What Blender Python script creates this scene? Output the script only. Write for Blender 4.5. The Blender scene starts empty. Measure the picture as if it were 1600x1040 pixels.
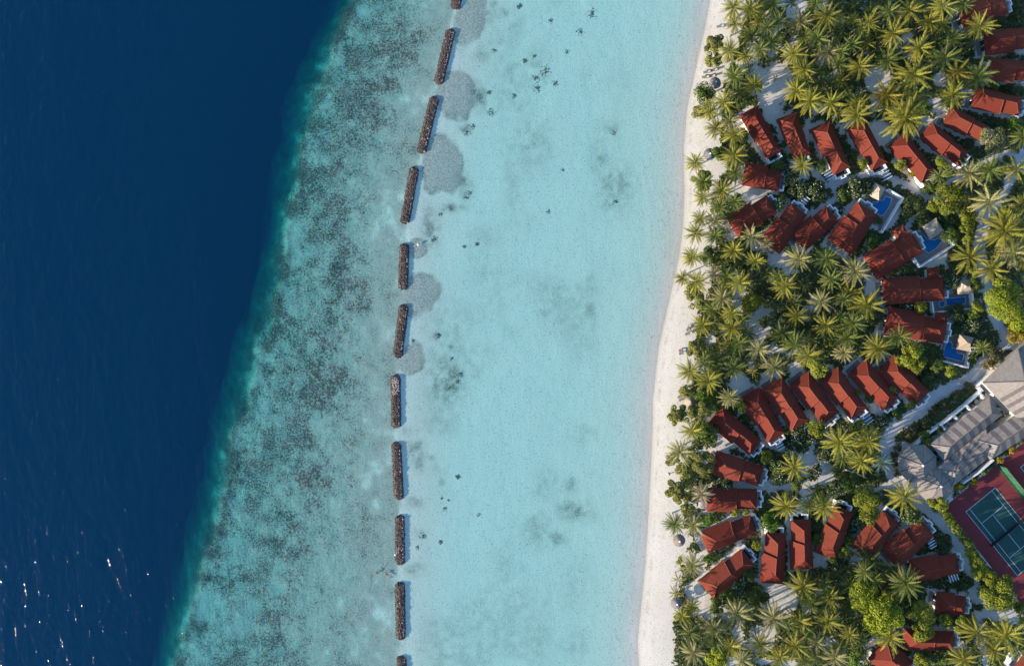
import bpy, bmesh, math, random
import numpy as np
from mathutils import Vector, Matrix

# ------------------------------------------------------------------ camera, sky, sun, exposure
scene = bpy.context.scene
COL = scene.collection
H = 200.0            # camera height above the sea, metres
F = 1072.0           # focal length in photo pixels (photo 1600 x 1040)
SUN_EL, SUN_AZ = 12.8, 205.0      # elevation; direction to the sun, counter-clockwise from +X

cam_data = bpy.data.cameras.new('drone_camera')
cam_data.sensor_fit = 'HORIZONTAL'
cam_data.sensor_width = 36.0
cam_data.lens = 36.0 * F / 1600.0
cam_data.clip_start = 1.0
cam_data.clip_end = 12000.0
cam = bpy.data.objects.new('drone_camera', cam_data)
cam.location = (0, 0, H)
COL.objects.link(cam)
scene.camera = cam

world = bpy.data.worlds.new('World')
scene.world = world
world.use_nodes = True
wt = world.node_tree
bgn = wt.nodes['Background']
sky = wt.nodes.new('ShaderNodeTexSky')
sky.sky_type = 'NISHITA'
sky.sun_disc = False
sky.sun_elevation = math.radians(SUN_EL)
sky.sun_rotation = math.radians(90.0 - SUN_AZ)
sky.air_density = 1.0
sky.dust_density = 0.2
sky.ozone_density = 3.2
wt.links.new(sky.outputs[0], bgn.inputs[0])
bgn.inputs[1].default_value = 0.15

sun_data = bpy.data.lights.new('sun', 'SUN')
sun_data.energy = 5.0
sun_data.angle = math.radians(0.53)
sun_data.color = (1.0, 0.86, 0.68)
sun = bpy.data.objects.new('sun', sun_data)
sd = Vector((math.cos(math.radians(SUN_AZ)) * math.cos(math.radians(SUN_EL)),
             math.sin(math.radians(SUN_AZ)) * math.cos(math.radians(SUN_EL)),
             math.sin(math.radians(SUN_EL))))
sun.rotation_euler = sd.to_track_quat('Z', 'Y').to_euler()
sun.location = sd * 300
COL.objects.link(sun)

scene.view_settings.view_transform = 'Standard'
scene.view_settings.look = 'None'
scene.view_settings.exposure = 1.0
scene.view_settings.gamma = 1.0
scene.view_settings.use_curve_mapping = False
scene.render.engine = 'CYCLES'
cy = scene.cycles
cy.use_denoising = True
cy.max_bounces = 6
cy.diffuse_bounces = 2
cy.glossy_bounces = 2
cy.transmission_bounces = 4
cy.transparent_max_bounces = 8
cy.volume_bounces = 1
cy.sample_clamp_indirect = 4.0
cy.caustics_reflective = False
cy.caustics_refractive = False

# ------------------------------------------------------------------ helpers
random.seed(7)
rng = np.random.default_rng(7)
GZ = 1.3             # level of the island ground

def at(px, py, z=0.0):
    """world point at height z that the photo shows at pixel (px, py)"""
    k = (H - z) / F
    return Vector(((px - 800.0) * k, (520.0 - py) * k, z))

def tag(o, label=None, cat=None, group=None, kind=None):
    if label: o['label'] = label
    if cat: o['category'] = cat
    if group: o['group'] = group
    if kind: o['kind'] = kind
    return o

def empty(name, loc=(0, 0, 0), rz=0.0):
    o = bpy.data.objects.new(name, None)
    o.empty_display_size = 0.5
    o.location = loc
    o.rotation_euler = (0, 0, rz)
    COL.objects.link(o)
    return o

def link(name, me, parent=None, loc=(0, 0, 0), rot=(0, 0, 0)):
    o = bpy.data.objects.new(name, me)
    o.location = loc
    o.rotation_euler = rot
    if parent is not None:
        o.parent = parent
    COL.objects.link(o)
    return o

def mesh(name, verts, faces, mat=None, smooth=False):
    me = bpy.data.meshes.new(name)
    me.from_pydata([tuple(v) for v in verts], [], [tuple(f) for f in faces])
    me.update()
    if mat is not None:
        me.materials.append(mat)
    if smooth:
        me.polygons.foreach_set('use_smooth', [True] * len(me.polygons))
    return me

class MB:
    """collects boxes, prisms and tubes into one mesh"""
    def __init__(s):
        s.v, s.f = [], []
    def add(s, vs, fs):
        n = len(s.v)
        s.v += [tuple(v) for v in vs]
        s.f += [tuple(i + n for i in f) for f in fs]
        return s
    def box(s, cx, cy, z0, sx, sy, z1, rz=0.0):
        c, k = math.cos(rz), math.sin(rz)
        vs = []
        for z in (z0, z1):
            for dx, dy in ((-1, -1), (1, -1), (1, 1), (-1, 1)):
                x, y = dx * sx / 2, dy * sy / 2
                vs.append((cx + x * c - y * k, cy + x * k + y * c, z))
        return s.add(vs, [(3, 2, 1, 0), (4, 5, 6, 7), (0, 1, 5, 4), (1, 2, 6, 5), (2, 3, 7, 6), (3, 0, 4, 7)])
    def prism(s, pts, z0, z1):
        n = len(pts)
        vs = [(p[0], p[1], z0) for p in pts] + [(p[0], p[1], z1) for p in pts]
        fs = [tuple(range(n - 1, -1, -1)), tuple(range(n, 2 * n))]
        fs += [(i, (i + 1) % n, n + (i + 1) % n, n + i) for i in range(n)]
        return s.add(vs, fs)
    def tube(s, pts, rads, n=6):
        vs, fs = [], []
        for i, p in enumerate(pts):
            p = Vector(p)
            d = Vector(pts[min(i + 1, len(pts) - 1)]) - Vector(pts[max(i - 1, 0)])
            q = d.to_track_quat('Z', 'Y')
            for j in range(n):
                a = 2 * math.pi * j / n
                vs.append(p + q @ Vector((math.cos(a) * rads[i], math.sin(a) * rads[i], 0)))
        for i in range(len(pts) - 1):
            for j in range(n):
                fs.append((i * n + j, i * n + (j + 1) % n, (i + 1) * n + (j + 1) % n, (i + 1) * n + j))
        fs.append(tuple(range(n - 1, -1, -1)))
        fs.append(tuple((len(pts) - 1) * n + j for j in range(n)))
        return s.add(vs, fs)
    def wall(s, pts, th, z0, z1, closed=False):
        """a wall of thickness th that follows a polyline, mitred"""
        n = len(pts)
        P = [Vector((p[0], p[1])) for p in pts]
        L, R = [], []
        for i in range(n):
            a = P[i - 1] if (i > 0 or closed) else None
            b = P[(i + 1) % n] if (i < n - 1 or closed) else None
            d1 = (P[i] - a).normalized() if a is not None else None
            d2 = (b - P[i]).normalized() if b is not None else None
            if d1 is None: d1 = d2
            if d2 is None: d2 = d1
            n1, n2 = Vector((-d1.y, d1.x)), Vector((-d2.y, d2.x))
            m = (n1 + n2)
            m = m / max(m.length_squared, 0.3) * 2
            L.append(P[i] + m * th / 2)
            R.append(P[i] - m * th / 2)
        k = n if closed else n - 1
        for i in range(k):
            j = (i + 1) % n
            vs = [(R[i].x, R[i].y, z0), (R[j].x, R[j].y, z0), (L[j].x, L[j].y, z0), (L[i].x, L[i].y, z0),
                  (R[i].x, R[i].y, z1), (R[j].x, R[j].y, z1), (L[j].x, L[j].y, z1), (L[i].x, L[i].y, z1)]
            fs = [(4, 5, 6, 7), (3, 2, 1, 0), (0, 1, 5, 4), (2, 3, 7, 6)]
            if not closed and i == 0: fs.append((3, 0, 4, 7))
            if not closed and i == k - 1: fs.append((1, 2, 6, 5))
            s.add(vs, fs)
        return s
    def me(s, name, mat=None, smooth=False):
        return mesh(name, s.v, s.f, mat, smooth)
    def obj(s, name, mat=None, parent=None, loc=(0, 0, 0), rot=(0, 0, 0), smooth=False):
        return link(name, s.me(name, mat, smooth), parent, loc, rot)

def ngrid(shape_x, shape_y, cell, seed, ox=0.0, oy=0.0):
    """smooth value noise 0..1 sampled at coordinate arrays"""
    r = np.random.default_rng(seed)
    G = r.random((256, 256))
    u, v = shape_x / cell + 1000.0 + ox, shape_y / cell + 1000.0 + oy
    iu, iv = np.floor(u).astype(int), np.floor(v).astype(int)
    fu, fv = u - iu, v - iv
    fu, fv = fu * fu * (3 - 2 * fu), fv * fv * (3 - 2 * fv)
    g = lambda a, b: G[a % 256, b % 256]
    return (g(iu, iv) * (1 - fu) + g(iu + 1, iv) * fu) * (1 - fv) + (g(iu, iv + 1) * (1 - fu) + g(iu + 1, iv + 1) * fu) * fv

def fbm(x, y, cell, seed, octaves=3):
    t, a, s = 0.0, 1.0, 0.0
    for o in range(octaves):
        t = t + a * ngrid(x, y, cell / 2 ** o, seed + o)
        s += a
        a *= 0.55
    return t / s

def sstep(a, b, x):
    t = np.clip((x - a) / (b - a), 0, 1)
    return t * t * (3 - 2 * t)

# ------------------------------------------------------------------ materials
class NT:
    def __init__(s, name):
        s.m = bpy.data.materials.new(name)
        s.m.use_nodes = True
        s.t = s.m.node_tree
        s.t.nodes.clear()
        s.out = s.t.nodes.new('ShaderNodeOutputMaterial')
    def n(s, typ, ins=None, **kw):
        nd = s.t.nodes.new('ShaderNode' + typ)
        for k, v in kw.items():
            setattr(nd, k, v)
        for k, v in (ins or {}).items():
            if isinstance(v, bpy.types.NodeSocket):
                s.t.links.new(v, nd.inputs[k])
            else:
                nd.inputs[k].default_value = v
        return nd
    def pos(s):
        return s.n('NewGeometry').outputs['Position']
    def noise(s, scale, detail=3.0, rough=0.55, vec=None, dist=0.0):
        return s.n('TexNoise', {'Vector': vec if vec is not None else s.pos(), 'Scale': scale, 'Detail': detail, 'Roughness': rough, 'Distortion': dist}).outputs['Fac']
    def rng(s, v, a, b, c=0.0, d=1.0):
        return s.n('MapRange', {'Value': v, 'From Min': a, 'From Max': b, 'To Min': c, 'To Max': d}).outputs[0]
    def math(s, op, a, b=0.0):
        return s.n('Math', {0: a, 1: b}, operation=op).outputs[0]
    def mix(s, fac, a, b, mode='MIX'):
        nd = s.n('Mix', data_type='RGBA', blend_type=mode)
        for k, v in ((0, fac), (6, a), (7, b)):
            if isinstance(v, bpy.types.NodeSocket):
                s.t.links.new(v, nd.inputs[k])
            else:
                nd.inputs[k].default_value = v if k == 0 else (tuple(v) + (1.0,))[:4]
        return nd.outputs[2]
    def attr(s, name):
        return s.n('Attribute', attribute_name=name).outputs['Fac']
    def bump(s, h, strength=0.5, dist=0.05):
        return s.n('Bump', {'Height': h, 'Strength': strength, 'Distance': dist}).outputs[0]
    def bsdf(s, col, rough=0.8, normal=None, spec=0.3, **ins):
        p = s.n('BsdfPrincipled')
        for k, v in [('Base Color', col), ('Roughness', rough), ('Specular IOR Level', spec)] + ([('Normal', normal)] if normal is not None else []) + list(ins.items()):
            if isinstance(v, bpy.types.NodeSocket):
                s.t.links.new(v, p.inputs[k])
            else:
                p.inputs[k].default_value = (tuple(v) + (1.0,))[:4] if isinstance(v, (tuple, list)) and len(v) == 3 else v
        return p.outputs[0]
    def done(s, surf=None, vol=None):
        if surf is not None: s.t.links.new(surf, s.out.inputs[0])
        if vol is not None: s.t.links.new(vol, s.out.inputs[1])
        return s.m

def simple(name, col, rough=0.8, var=0.2, scale=2.0, bump=0.0, spec=0.3, bscale=None):
    t = NT(name)
    f = t.noise(scale, 4.0, 0.6)
    f2 = t.noise(scale * 6.3, 2.0, 0.6)
    k = t.math('ADD', t.rng(f, 0.3, 0.7, 1 - var, 1 + var), t.rng(f2, 0.3, 0.7, -var * 0.4, var * 0.4))
    c = t.n('VectorMath', {0: tuple(col), 'Scale': k}, operation='SCALE').outputs[0]
    nb = t.bump(t.noise(bscale or scale * 5, 3.0), bump, 0.06) if bump else None
    return t.done(t.bsdf(c, rough, nb, spec))

# ------------------------------------------------------------------ shore curves, as pixel columns over pixel rows
PY = np.array([-200, 0, 70, 130, 240, 350, 440, 540, 640, 740, 830, 920, 1040, 1300])
DEEP = np.array([640, 553, 519, 497, 470, 457, 441, 408, 377, 350, 329, 307, 279, 200])
PYB = np.array([-200, 0, 90, 195, 305, 415, 517, 627, 735, 843, 955, 1040, 1300])
BRK = np.array([740, 714, 695, 669, 640, 631, 626, 619, 621, 625, 626, 628, 632])
PYS = np.array([-200, 0, 40, 110, 170, 230, 300, 350, 400, 470, 540, 620, 700, 800, 880, 950, 1000, 1040, 1100, 1300])
SHO = np.array([1150, 1110, 1103, 1087, 1074, 1069, 1070, 1068, 1062, 1046, 1030, 1021, 1019, 1014, 1009, 1002, 997, 999, 1006, 1040])

def deep_edge(X, Y, py):
    return np.interp(py, PY, DEEP) + (fbm(X, Y, 11.0, 11, 4) - 0.5) * 34

def ground_z(X, Y):
    X, Y = np.asarray(X, float), np.asarray(Y, float)
    px, py = 800 + X * F / H, 520 - Y * F / H
    de = deep_edge(X, Y, py)
    br = np.interp(py, PYB, BRK)
    sh = np.interp(py, PYS, SHO)
    d = np.maximum(0, (de - px) / 5.36)
    z_deep = -1.35 - 0.34 * d - 0.055 * d * d
    t = np.clip((px - de) / np.maximum(br - de, 1), 0, 1)
    z_reef = -1.30 + 0.90 * t ** 0.8
    z_reef = z_reef + 0.40 * (fbm(X, Y, 3.0, 21, 3) - 0.5) * (1 - t * 0.8)
    u = (sh - px)                       # pixels to the waterline
    z_lag = -(0.34 + 0.24 * sstep(5, 120, px - br)) * (1 - np.exp(-np.maximum(u, 0) / 40.0)) + 0.06 * (fbm(X, Y, 7, 5, 2) - 0.5) * sstep(20, 90, u)
    ub = np.clip(-u / 96.0, 0, 1)
    z_bea = 1.3 * ub * (1.75 - 0.75 * ub * ub * (3 - 2 * ub)) / 1.0
    z_bea = np.minimum(z_bea, 1.3)
    z = np.where(px < de, z_deep, np.where(px < br, z_reef, np.where(u > 0, z_lag, z_bea)))
    return np.maximum(z, -45.0)

def gz(x, y):
    return float(ground_z(np.array([x]), np.array([y]))[0])
# ------------------------------------------------------------------ ground: sea floor, reef, beach and island in one sheet
def axis(lo, hi, step, far, nfar):
    core = np.arange(lo, hi + step * 0.5, step)
    g = np.geomspace(step, far, nfar).cumsum()
    g = g / g[-1] * far
    return np.concatenate([(lo - g)[::-1], core, hi + g])

gx = axis(-172, 172, 0.5, 2600, 26)
gy = axis(-118, 118, 0.5, 2600, 26)
X, Y = np.meshgrid(gx, gy)
Z = ground_z(X, Y)
PXg, PYg = 800 + X * F / H, 520 - Y * F / H
de = deep_edge(X, Y, PYg)
br = np.interp(PYg, PYB, BRK)
sh = np.interp(PYg, PYS, SHO)

# coral cover of the reef flat: thick on the seaward half, thinning toward the breakwaters
t = np.clip((PXg - de) / np.maximum(br - de, 1), -0.3, 1.2)
big = fbm(X, Y, 14.0, 31, 3)
mid = fbm(X, Y, 3.6, 41, 3)
dens = np.interp(t, [-0.3, -0.02, 0.10, 0.30, 0.5, 0.62, 0.8, 1.0, 1.05], [1.0, 0.88, 0.72, 0.84, 0.80, 0.62, 0.42, 0.30, 0.0])
upper = np.interp(PYg, [0, 300, 600, 1040], [1.08, 1.0, 1.02, 0.92])
coral = np.clip(dens * upper + (big - 0.5) * 0.85, 0, 1)
coral = np.clip(coral + (mid - 0.5) * 0.9 * sstep(0.05, 0.3, coral), 0, 1) * (1 - sstep(0.97, 1.03, t))

coral = np.maximum(coral, sstep(-4, 45, de - PXg) * (0.85 + 0.5 * mid))
# rubble fans swept through the gaps between the breakwaters
FANS = [(733, 32, 27, 40, 10), (712, 148, 34, 38, 0), (690, 258, 38, 46, 0), (652, 386, 18, 17, 0), (656, 462, 29, 37, 8), (640, 562, 24, 28, 5)]
rub = np.zeros_like(X)
rim = np.zeros_like(X)
for fx, fy, rx, ry, sk in FANS:
    ex = (PXg - fx + sk * (PYg - fy) / ry) / rx
    ey = (PYg - fy) / ry
    r = np.sqrt(ex * ex + ey * ey) * 0.97 + (fbm(X, Y, 3.4, int(fx), 4) - 0.5) * 0.62
    m = (1 - sstep(0.70, 1.10, r)) * sstep(-22, 4, PXg - br) * np.clip(0.55 + 0.9 * fbm(X, Y, 2.4, int(fy) + 7, 3), 0, 1)
    rub = np.maximum(rub, m)
    rim = np.maximum(rim, np.exp(-((r - 0.90) / 0.10) ** 2) * sstep(2, 14, PXg - br) * 0.8)
# algae and weed: thin green films at the fans' edges and soft patches out on the sand
WEED = [(955, 200, 14, 15, .5), (938, 250, 16, 24, .55), (962, 290, 26, 36, .6), (955, 318, 14, 10, .55), (921, 487, 12, 14, .7), (905, 800, 22, 14, .75), (888, 797, 16, 14, .8),
        (840, 825, 20, 28, .5), (868, 842, 18, 12, .6), (912, 678, 16, 11, .5), (893, 760, 9, 13, .7), (828, 225, 38, 40, .42), (800, 130, 42, 60, .30), (835, 110, 26, 40, .35),
        (855, 760, 24, 22, .35), (810, 950, 32, 40, .3), (832, 985, 30, 30, .35), (900, 1005, 22, 24, .32), (790, 890, 30, 40, .25), (925, 437, 9, 8, .5), (895, 915, 30, 50, .2),
        (697, 594, 25, 36, 1.0), (650, 705, 13, 20, 1.0), (655, 728, 9, 9, .9), (672, 716, 6, 5, .9), (683, 526, 8, 7, 1.0), (703, 540, 7, 6, .8), (672, 357, 12, 28, .95),
        (705, 324, 18, 6, 1.0), (746, 150, 14, 20, 1.0), (728, 200, 9, 8, 1.0), (752, 88, 14, 10, .6), (724, 288, 12, 22, .8), (760, 40, 10, 20, .5), (788, 15, 9, 9, .7), (770, 5, 8, 5, .9),
        (645, 785, 14, 8, .8), (650, 890, 16, 9, .7), (690, 752, 6, 6, .7), (655, 835, 8, 7, .6), (660, 1010, 12, 12, .35), (641, 672, 12, 8, .6)]
weed = np.zeros_like(X)
wn = fbm(X, Y, 1.6, 77, 3)
for wx, wy, rx, ry, s in WEED:
    r2 = ((PXg - wx) / rx) ** 2 + ((PYg - wy) / ry) ** 2
    weed = np.maximum(weed, s * np.exp(-r2 * 0.9) * np.clip(0.25 + 1.9 * (wn - 0.28), 0, 1.25))
weed = np.maximum(weed, 0.34 * sstep(0.52, 0.75, fbm(X, Y, 22, 91, 3)) * sstep(10, 60, PXg - br) * sstep(60, 150, sh - PXg) * np.clip(wn * 1.6 - .2, 0, 1))
weed *= sstep(20, 70, sh - PXg)
weed = np.maximum(weed, rim * np.clip(2.2 * fbm(X, Y, 3.0, 303, 3) - 0.55, 0, 1))
slope = sstep(-26, 26, de - PXg + 44 * (mid - 0.5))  # drop-off mask for the darkening that offsets too-strong sunlight
wrack = np.exp(-((Z - 0.20) / 0.05) ** 2) * np.clip(2.6 * fbm(X, Y, 1.4, 611, 3) - 0.9, 0, 1) + 0.7 * np.exp(-((Z - 0.52) / 0.05) ** 2) * np.clip(3 * fbm(X, Y, 1.1, 617, 3) - 1.4, 0, 1)
wet = np.exp(-(np.maximum(0, Z) / 0.10) ** 2) * (PXg > br) * sstep(-0.10, 0.0, Z)

me = bpy.data.meshes.new('ground')
ny, nx = X.shape
idx = np.arange(nx * ny).reshape(ny, nx)
quads = np.stack([idx[:-1, :-1], idx[:-1, 1:], idx[1:, 1:], idx[1:, :-1]], -1).reshape(-1, 4)
me.vertices.add(nx * ny)
me.vertices.foreach_set('co', np.stack([X, Y, Z], -1).astype(np.float32).ravel())
me.loops.add(quads.size)
me.loops.foreach_set('vertex_index', quads.astype(np.int32).ravel())
me.polygons.add(len(quads))
me.polygons.foreach_set('loop_start', np.arange(0, quads.size, 4, dtype=np.int32))
me.polygons.foreach_set('use_smooth', np.ones(len(quads), dtype=bool))
me.update(calc_edges=True)
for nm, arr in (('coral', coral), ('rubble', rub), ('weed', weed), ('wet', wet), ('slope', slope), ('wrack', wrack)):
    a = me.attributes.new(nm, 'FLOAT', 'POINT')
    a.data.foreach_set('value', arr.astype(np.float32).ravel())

g = NT('sand_and_reef')
P = g.pos()
n_f = g.noise(2.0, 4.0, 0.72, P)
n_m = g.noise(0.5, 4.0, 0.6, P)
n_s = g.noise(0.06, 4.0, 0.55, P)
grain = g.noise(6.0, 2.0, 0.6, P)
sand = g.mix(g.rng(n_s, 0.3, 0.7), (0.69, 0.645, 0.57), (0.77, 0.72, 0.645))
zz = g.n('SeparateXYZ', {0: P}).outputs[2]
sand = g.mix(g.rng(zz, -0.15, -0.5), sand, (0.82, 0.855, 0.715))
sand = g.mix(g.rng(n_f, 0.35, 0.7, 0, 0.3), sand, (0.60, 0.54, 0.46))
rip = g.noise(0.35, 3.0, 0.6, g.n('Mapping', {'Vector': P, 'Scale': (1.0, 0.25, 1.0)}).outputs[0], 0.8)
sand = g.mix(g.rng(rip, 0.4, 0.7, 0, 0.16), sand, (0.60, 0.62, 0.53))
# coral heads: patchy dark growth with pale rubble between
cm = g.math('ADD', g.attr('coral'), g.math('MULTIPLY', g.math('SUBTRACT', n_f, 0.5), 2.3))
cm = g.math('ADD', cm, g.math('MULTIPLY', g.math('SUBTRACT', n_m, 0.5), 0.7))
cmask = g.rng(cm, 0.14, 1.08)
ccol = g.mix(g.rng(g.noise(0.22, 3.0, 0.6, P), 0.35, 0.65), (0.085, 0.085, 0.065), (0.19, 0.115, 0.10))
base = g.mix(cmask, sand, ccol)
reefsand = g.mix(g.rng(g.attr('coral'), 0.02, 0.35, 0, 0.72), base, g.mix(g.rng(grain, .3, .7), (0.26, 0.27, 0.2), (0.5, 0.47, 0.38)))
base = g.mix(cmask, reefsand, base)
# rubble
rc = g.mix(g.rng(g.noise(2.2, 4.0, 0.75, P), 0.36, 0.66), (0.20, 0.165, 0.13), (0.68, 0.62, 0.54))
rmk = g.math('ADD', g.attr('rubble'), g.math('MULTIPLY', g.math('SUBTRACT', g.noise(0.9, 4.0, 0.7, P), 0.5), 1.1))
base = g.mix(g.math('MULTIPLY', g.rng(rmk, 0.22, 0.85), g.rng(g.attr('rubble'), 0.02, 0.4, 0, 0.76)), base, rc)
# weed
wm = g.math('MULTIPLY', g.attr('weed'), g.rng(g.noise(2.3, 4.0, 0.7, P), 0.28, 0.62, 0.25, 1.1))
base = g.mix(g.rng(wm, 0, 0.95, 0, 0.9), base, (0.075, 0.10, 0.065))
base = g.mix(g.rng(g.attr('wet'), 0, 1, 0, 0.26), base, (0.36, 0.29, 0.22))
base = g.mix(g.rng(g.attr('slope'), 0, 1, 0, 0.90), base, (0.060, 0.052, 0.052))  # drop-off painted darker to counter the excess sunlight on its face
base = g.mix(g.rng(g.attr('wrack'), 0, 1, 0, 0.4), base, (0.30, 0.24, 0.17))
trod = g.rng(g.noise(1.1, 4.0, 0.75, P), 0.52, 0.72, 0, 0.22)
base = g.mix(g.math('MULTIPLY', trod, g.rng(zz, 0.1, 0.5)), base, (0.48, 0.42, 0.35))
hgt = g.math('ADD', g.math('MULTIPLY', n_f, 0.6), g.math('MULTIPLY', grain, 0.25))
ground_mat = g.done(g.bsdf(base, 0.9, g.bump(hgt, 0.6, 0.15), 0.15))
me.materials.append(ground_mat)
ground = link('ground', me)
tag(ground, 'pale coral sand of the beach and sea floor', kind='structure')

# ------------------------------------------------------------------ sea
w = NT('sea_water')
P = w.pos()
mp = w.n('Mapping', {'Vector': P, 'Rotation': (0, 0, math.radians(-25)), 'Scale': (1.0, 0.45, 1.0)}).outputs[0]
w1 = w.noise(0.55, 3.0, 0.6, mp, 0.6)
w2 = w.noise(0.11, 1.0, 0.55, mp, 0.4)
w3 = w.noise(2.6, 1.0, 0.6, P)
sx = w.n('SeparateXYZ', {0: P}).outputs[0]
chop = w.rng(sx, -85, -28, 1.0, 0.28)           # open sea to sheltered lagoon
hh = w.math('ADD', w.math('MULTIPLY', w1, 0.62), w.math('ADD', w.math('MULTIPLY', w2, 0.9), w.math('MULTIPLY', w3, 0.10)))
nb = w.n('Bump', {'Height': w.math('MULTIPLY', hh, chop), 'Strength': 1.0, 'Distance': 0.52}).outputs[0]
inc = w.n('NewGeometry').outputs['Incoming']
cosi = w.math('ABSOLUTE', w.n('VectorMath', {0: inc, 1: nb}, operation='DOT_PRODUCT').outputs['Value'])
fr = w.math('ADD', 0.02, w.math('MULTIPLY', 0.98, w.math('POWER', w.math('SUBTRACT', 1.0, cosi), 5.0)))
gl = w.n('BsdfGlossy', {'Color': (1, 1, 1, 1), 'Roughness': 0.07, 'Normal': nb}).outputs[0]
tr = w.n('BsdfTransparent', {'Color': (1, 1, 1, 1)}).outputs[0]
surf = w.n('MixShader', {0: fr, 1: tr, 2: gl}).outputs[0]
ab = w.n('VolumeAbsorption', {'Color': (0.0, 0.882, 0.950, 1), 'Density': 0.205}).outputs[0]
scn = w.n('VolumeScatter', {'Color': (0.0, 0.68, 1.0, 1), 'Density': 0.0061, 'Anisotropy': 0.0}).outputs[0]
vol = w.n('AddShader', {0: ab, 1: scn}).outputs[0]
water_mat = w.done(surf, vol)
mb = MB().box(0, 0, -60, 5000, 5000, 0.0)
sea = mb.obj('water', water_mat)
tag(sea, 'clear sea water, deep blue outside the reef and turquoise inside', kind='structure')
# ------------------------------------------------------------------ rock breakwaters
stone_mat = NT('wet_brown_stone')
k = stone_mat.noise(0.9, 4.0, 0.7)
k2 = stone_mat.noise(3.2, 2.0, 0.7)
c = stone_mat.mix(stone_mat.rng(k, 0.35, 0.65), (0.06, 0.043, 0.038), (0.145, 0.10, 0.085))
c = stone_mat.mix(stone_mat.rng(k2, 0.58, 0.78, 0, 0.5), c, (0.28, 0.20, 0.165))
stone_mat = stone_mat.done(stone_mat.bsdf(c, 0.75, stone_mat.bump(k2, 0.6, 0.1), 0.3))
pale_stone = simple('pale_weathered_stone', (0.42, 0.33, 0.29), 0.8, 0.35, 1.5, 0.4)

def ico():
    bm = bmesh.new()
    bmesh.ops.create_icosphere(bm, subdivisions=1, radius=1.0)
    vs = [tuple(v.co) for v in bm.verts]
    fs = [tuple(v.index for v in f.verts) for f in bm.faces]
    bm.free()
    return np.array(vs), fs
ICO_V, ICO_F = ico()

def stone(mb, p, r, rr):
    a = rr.random() * 6.28
    c, s = math.cos(a), math.sin(a)
    v = ICO_V * (1 + (rr.random((12, 1)) - 0.5) * 0.5) * np.array([r * (0.8 + rr.random() * 0.5), r * (0.7 + rr.random() * 0.4), r * (0.55 + rr.random() * 0.3)])
    v = np.stack([v[:, 0] * c - v[:, 1] * s, v[:, 0] * s + v[:, 1] * c, v[:, 2]], 1) + np.array(p)
    mb.add(v.tolist(), ICO_F)

BREAK = [((718, -34), (711.5, 13)), ((704.5, 46), (685, 130)), ((679, 152), (658, 238)), ((648, 262), (632, 348)), ((632, 382), (629.5, 451)), ((631, 477), (621, 557)),
         ((618, 587), (619, 667)), ((619, 692), (623, 779)), ((624.5, 806), (625, 881)), ((625, 911), (626, 998)), ((627, 1026), (628, 1080))]
ORD = ['first', 'second', 'third', 'fourth', 'fifth', 'sixth', 'seventh', 'eighth', 'ninth', 'tenth', 'eleventh']
BRK_LABEL = ['brown rock breakwater cut by the top edge of the photo'] + ['long brown rock breakwater, %s from the top of the line' % ORD[i] for i in range(1, 10)] + ['brown rock breakwater cut by the bottom edge of the photo']
BRK_LABEL[6] = 'rock breakwater with pale bleached stones on its upper end, seventh from top'
for i, (a, b) in enumerate(BREAK):
    A, B = at(*a), at(*b)
    d = (B - A).normalized()
    A, B = A - d * 0.45, B + d * 0.45
    d = B - A
    L = d.length
    root = empty('breakwater', (A.x, A.y, -1.0), math.atan2(d.y, d.x))
    tag(root, BRK_LABEL[i], 'breakwater', 'rock breakwaters along the reef')
    rr = np.random.default_rng(100 + i)
    # the mound: cross sections of a flat-topped bank with rounded ends
    prof = [(-1.9, -0.1), (-1.35, 0.70), (-0.95, 1.08), (0, 1.13), (0.95, 1.08), (1.35, 0.70), (1.9, -0.1)]
    vs, fs = [], []
    n = 26
    for j in range(n + 1):
        x = L * j / n
        e = min(x, L - x)
        k = math.sqrt(max(0.0, 1 - max(0, (1.25 - e) / 1.25) ** 2))
        k = max(k, 0.12)
        for (y, z) in prof:
            vs.append((x + (rr.random() - .5) * .3, y * k * (1 + 0.05 * math.sin(x * 1.3 + i)) + (rr.random() - .5) * 0.2, (z + 0.15) * (0.25 + 0.75 * k) - 0.15 + (rr.random() - .5) * 0.1))
    m = len(prof)
    for j in range(n):
        for q in range(m - 1):
            fs.append((j * m + q, (j + 1) * m + q, (j + 1) * m + q + 1, j * m + q + 1))
    fs.append(tuple(range(m)))
    fs.append(tuple(n * m + q for q in range(m - 1, -1, -1)))
    link('rock_core', mesh('rock_core', vs, fs, stone_mat, True), root)
    mb, pale = MB(), MB()
    for q in range(int(L * 48)):
        x = rr.uniform(0.1, L - 0.1)
        e = min(x, L - x)
        k = max(0.12, math.sqrt(max(0.0, 1 - max(0, (1.25 - e) / 1.25) ** 2)))
        y = rr.uniform(-1.7, 1.7) * (1 + 0.05 * math.sin(x * 1.3 + i))
        z = np.interp(abs(y), [0, 0.95, 1.35, 1.9], [1.13, 1.08, 0.70, -0.1])
        z = (z + 0.15) * (0.25 + 0.75 * k) - 0.15
        crest = abs(y - 0.95) < 0.16 and rr.random() < 0.5 or rr.random() < 0.03
        bleached = i == 6 and x < L * 0.38 and abs(y) < 1.0 and rr.random() < 0.75
        stone(pale if (crest or bleached) else mb, (x, y * k, z), rr.uniform(0.10, 0.22) * (1.35 if rr.random() < 0.12 else 1), rr)
    tag(mb.obj('stones', stone_mat, root), kind='stuff')
    tag(pale.obj('pale_stones', pale_stone, root), kind='stuff')

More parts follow.
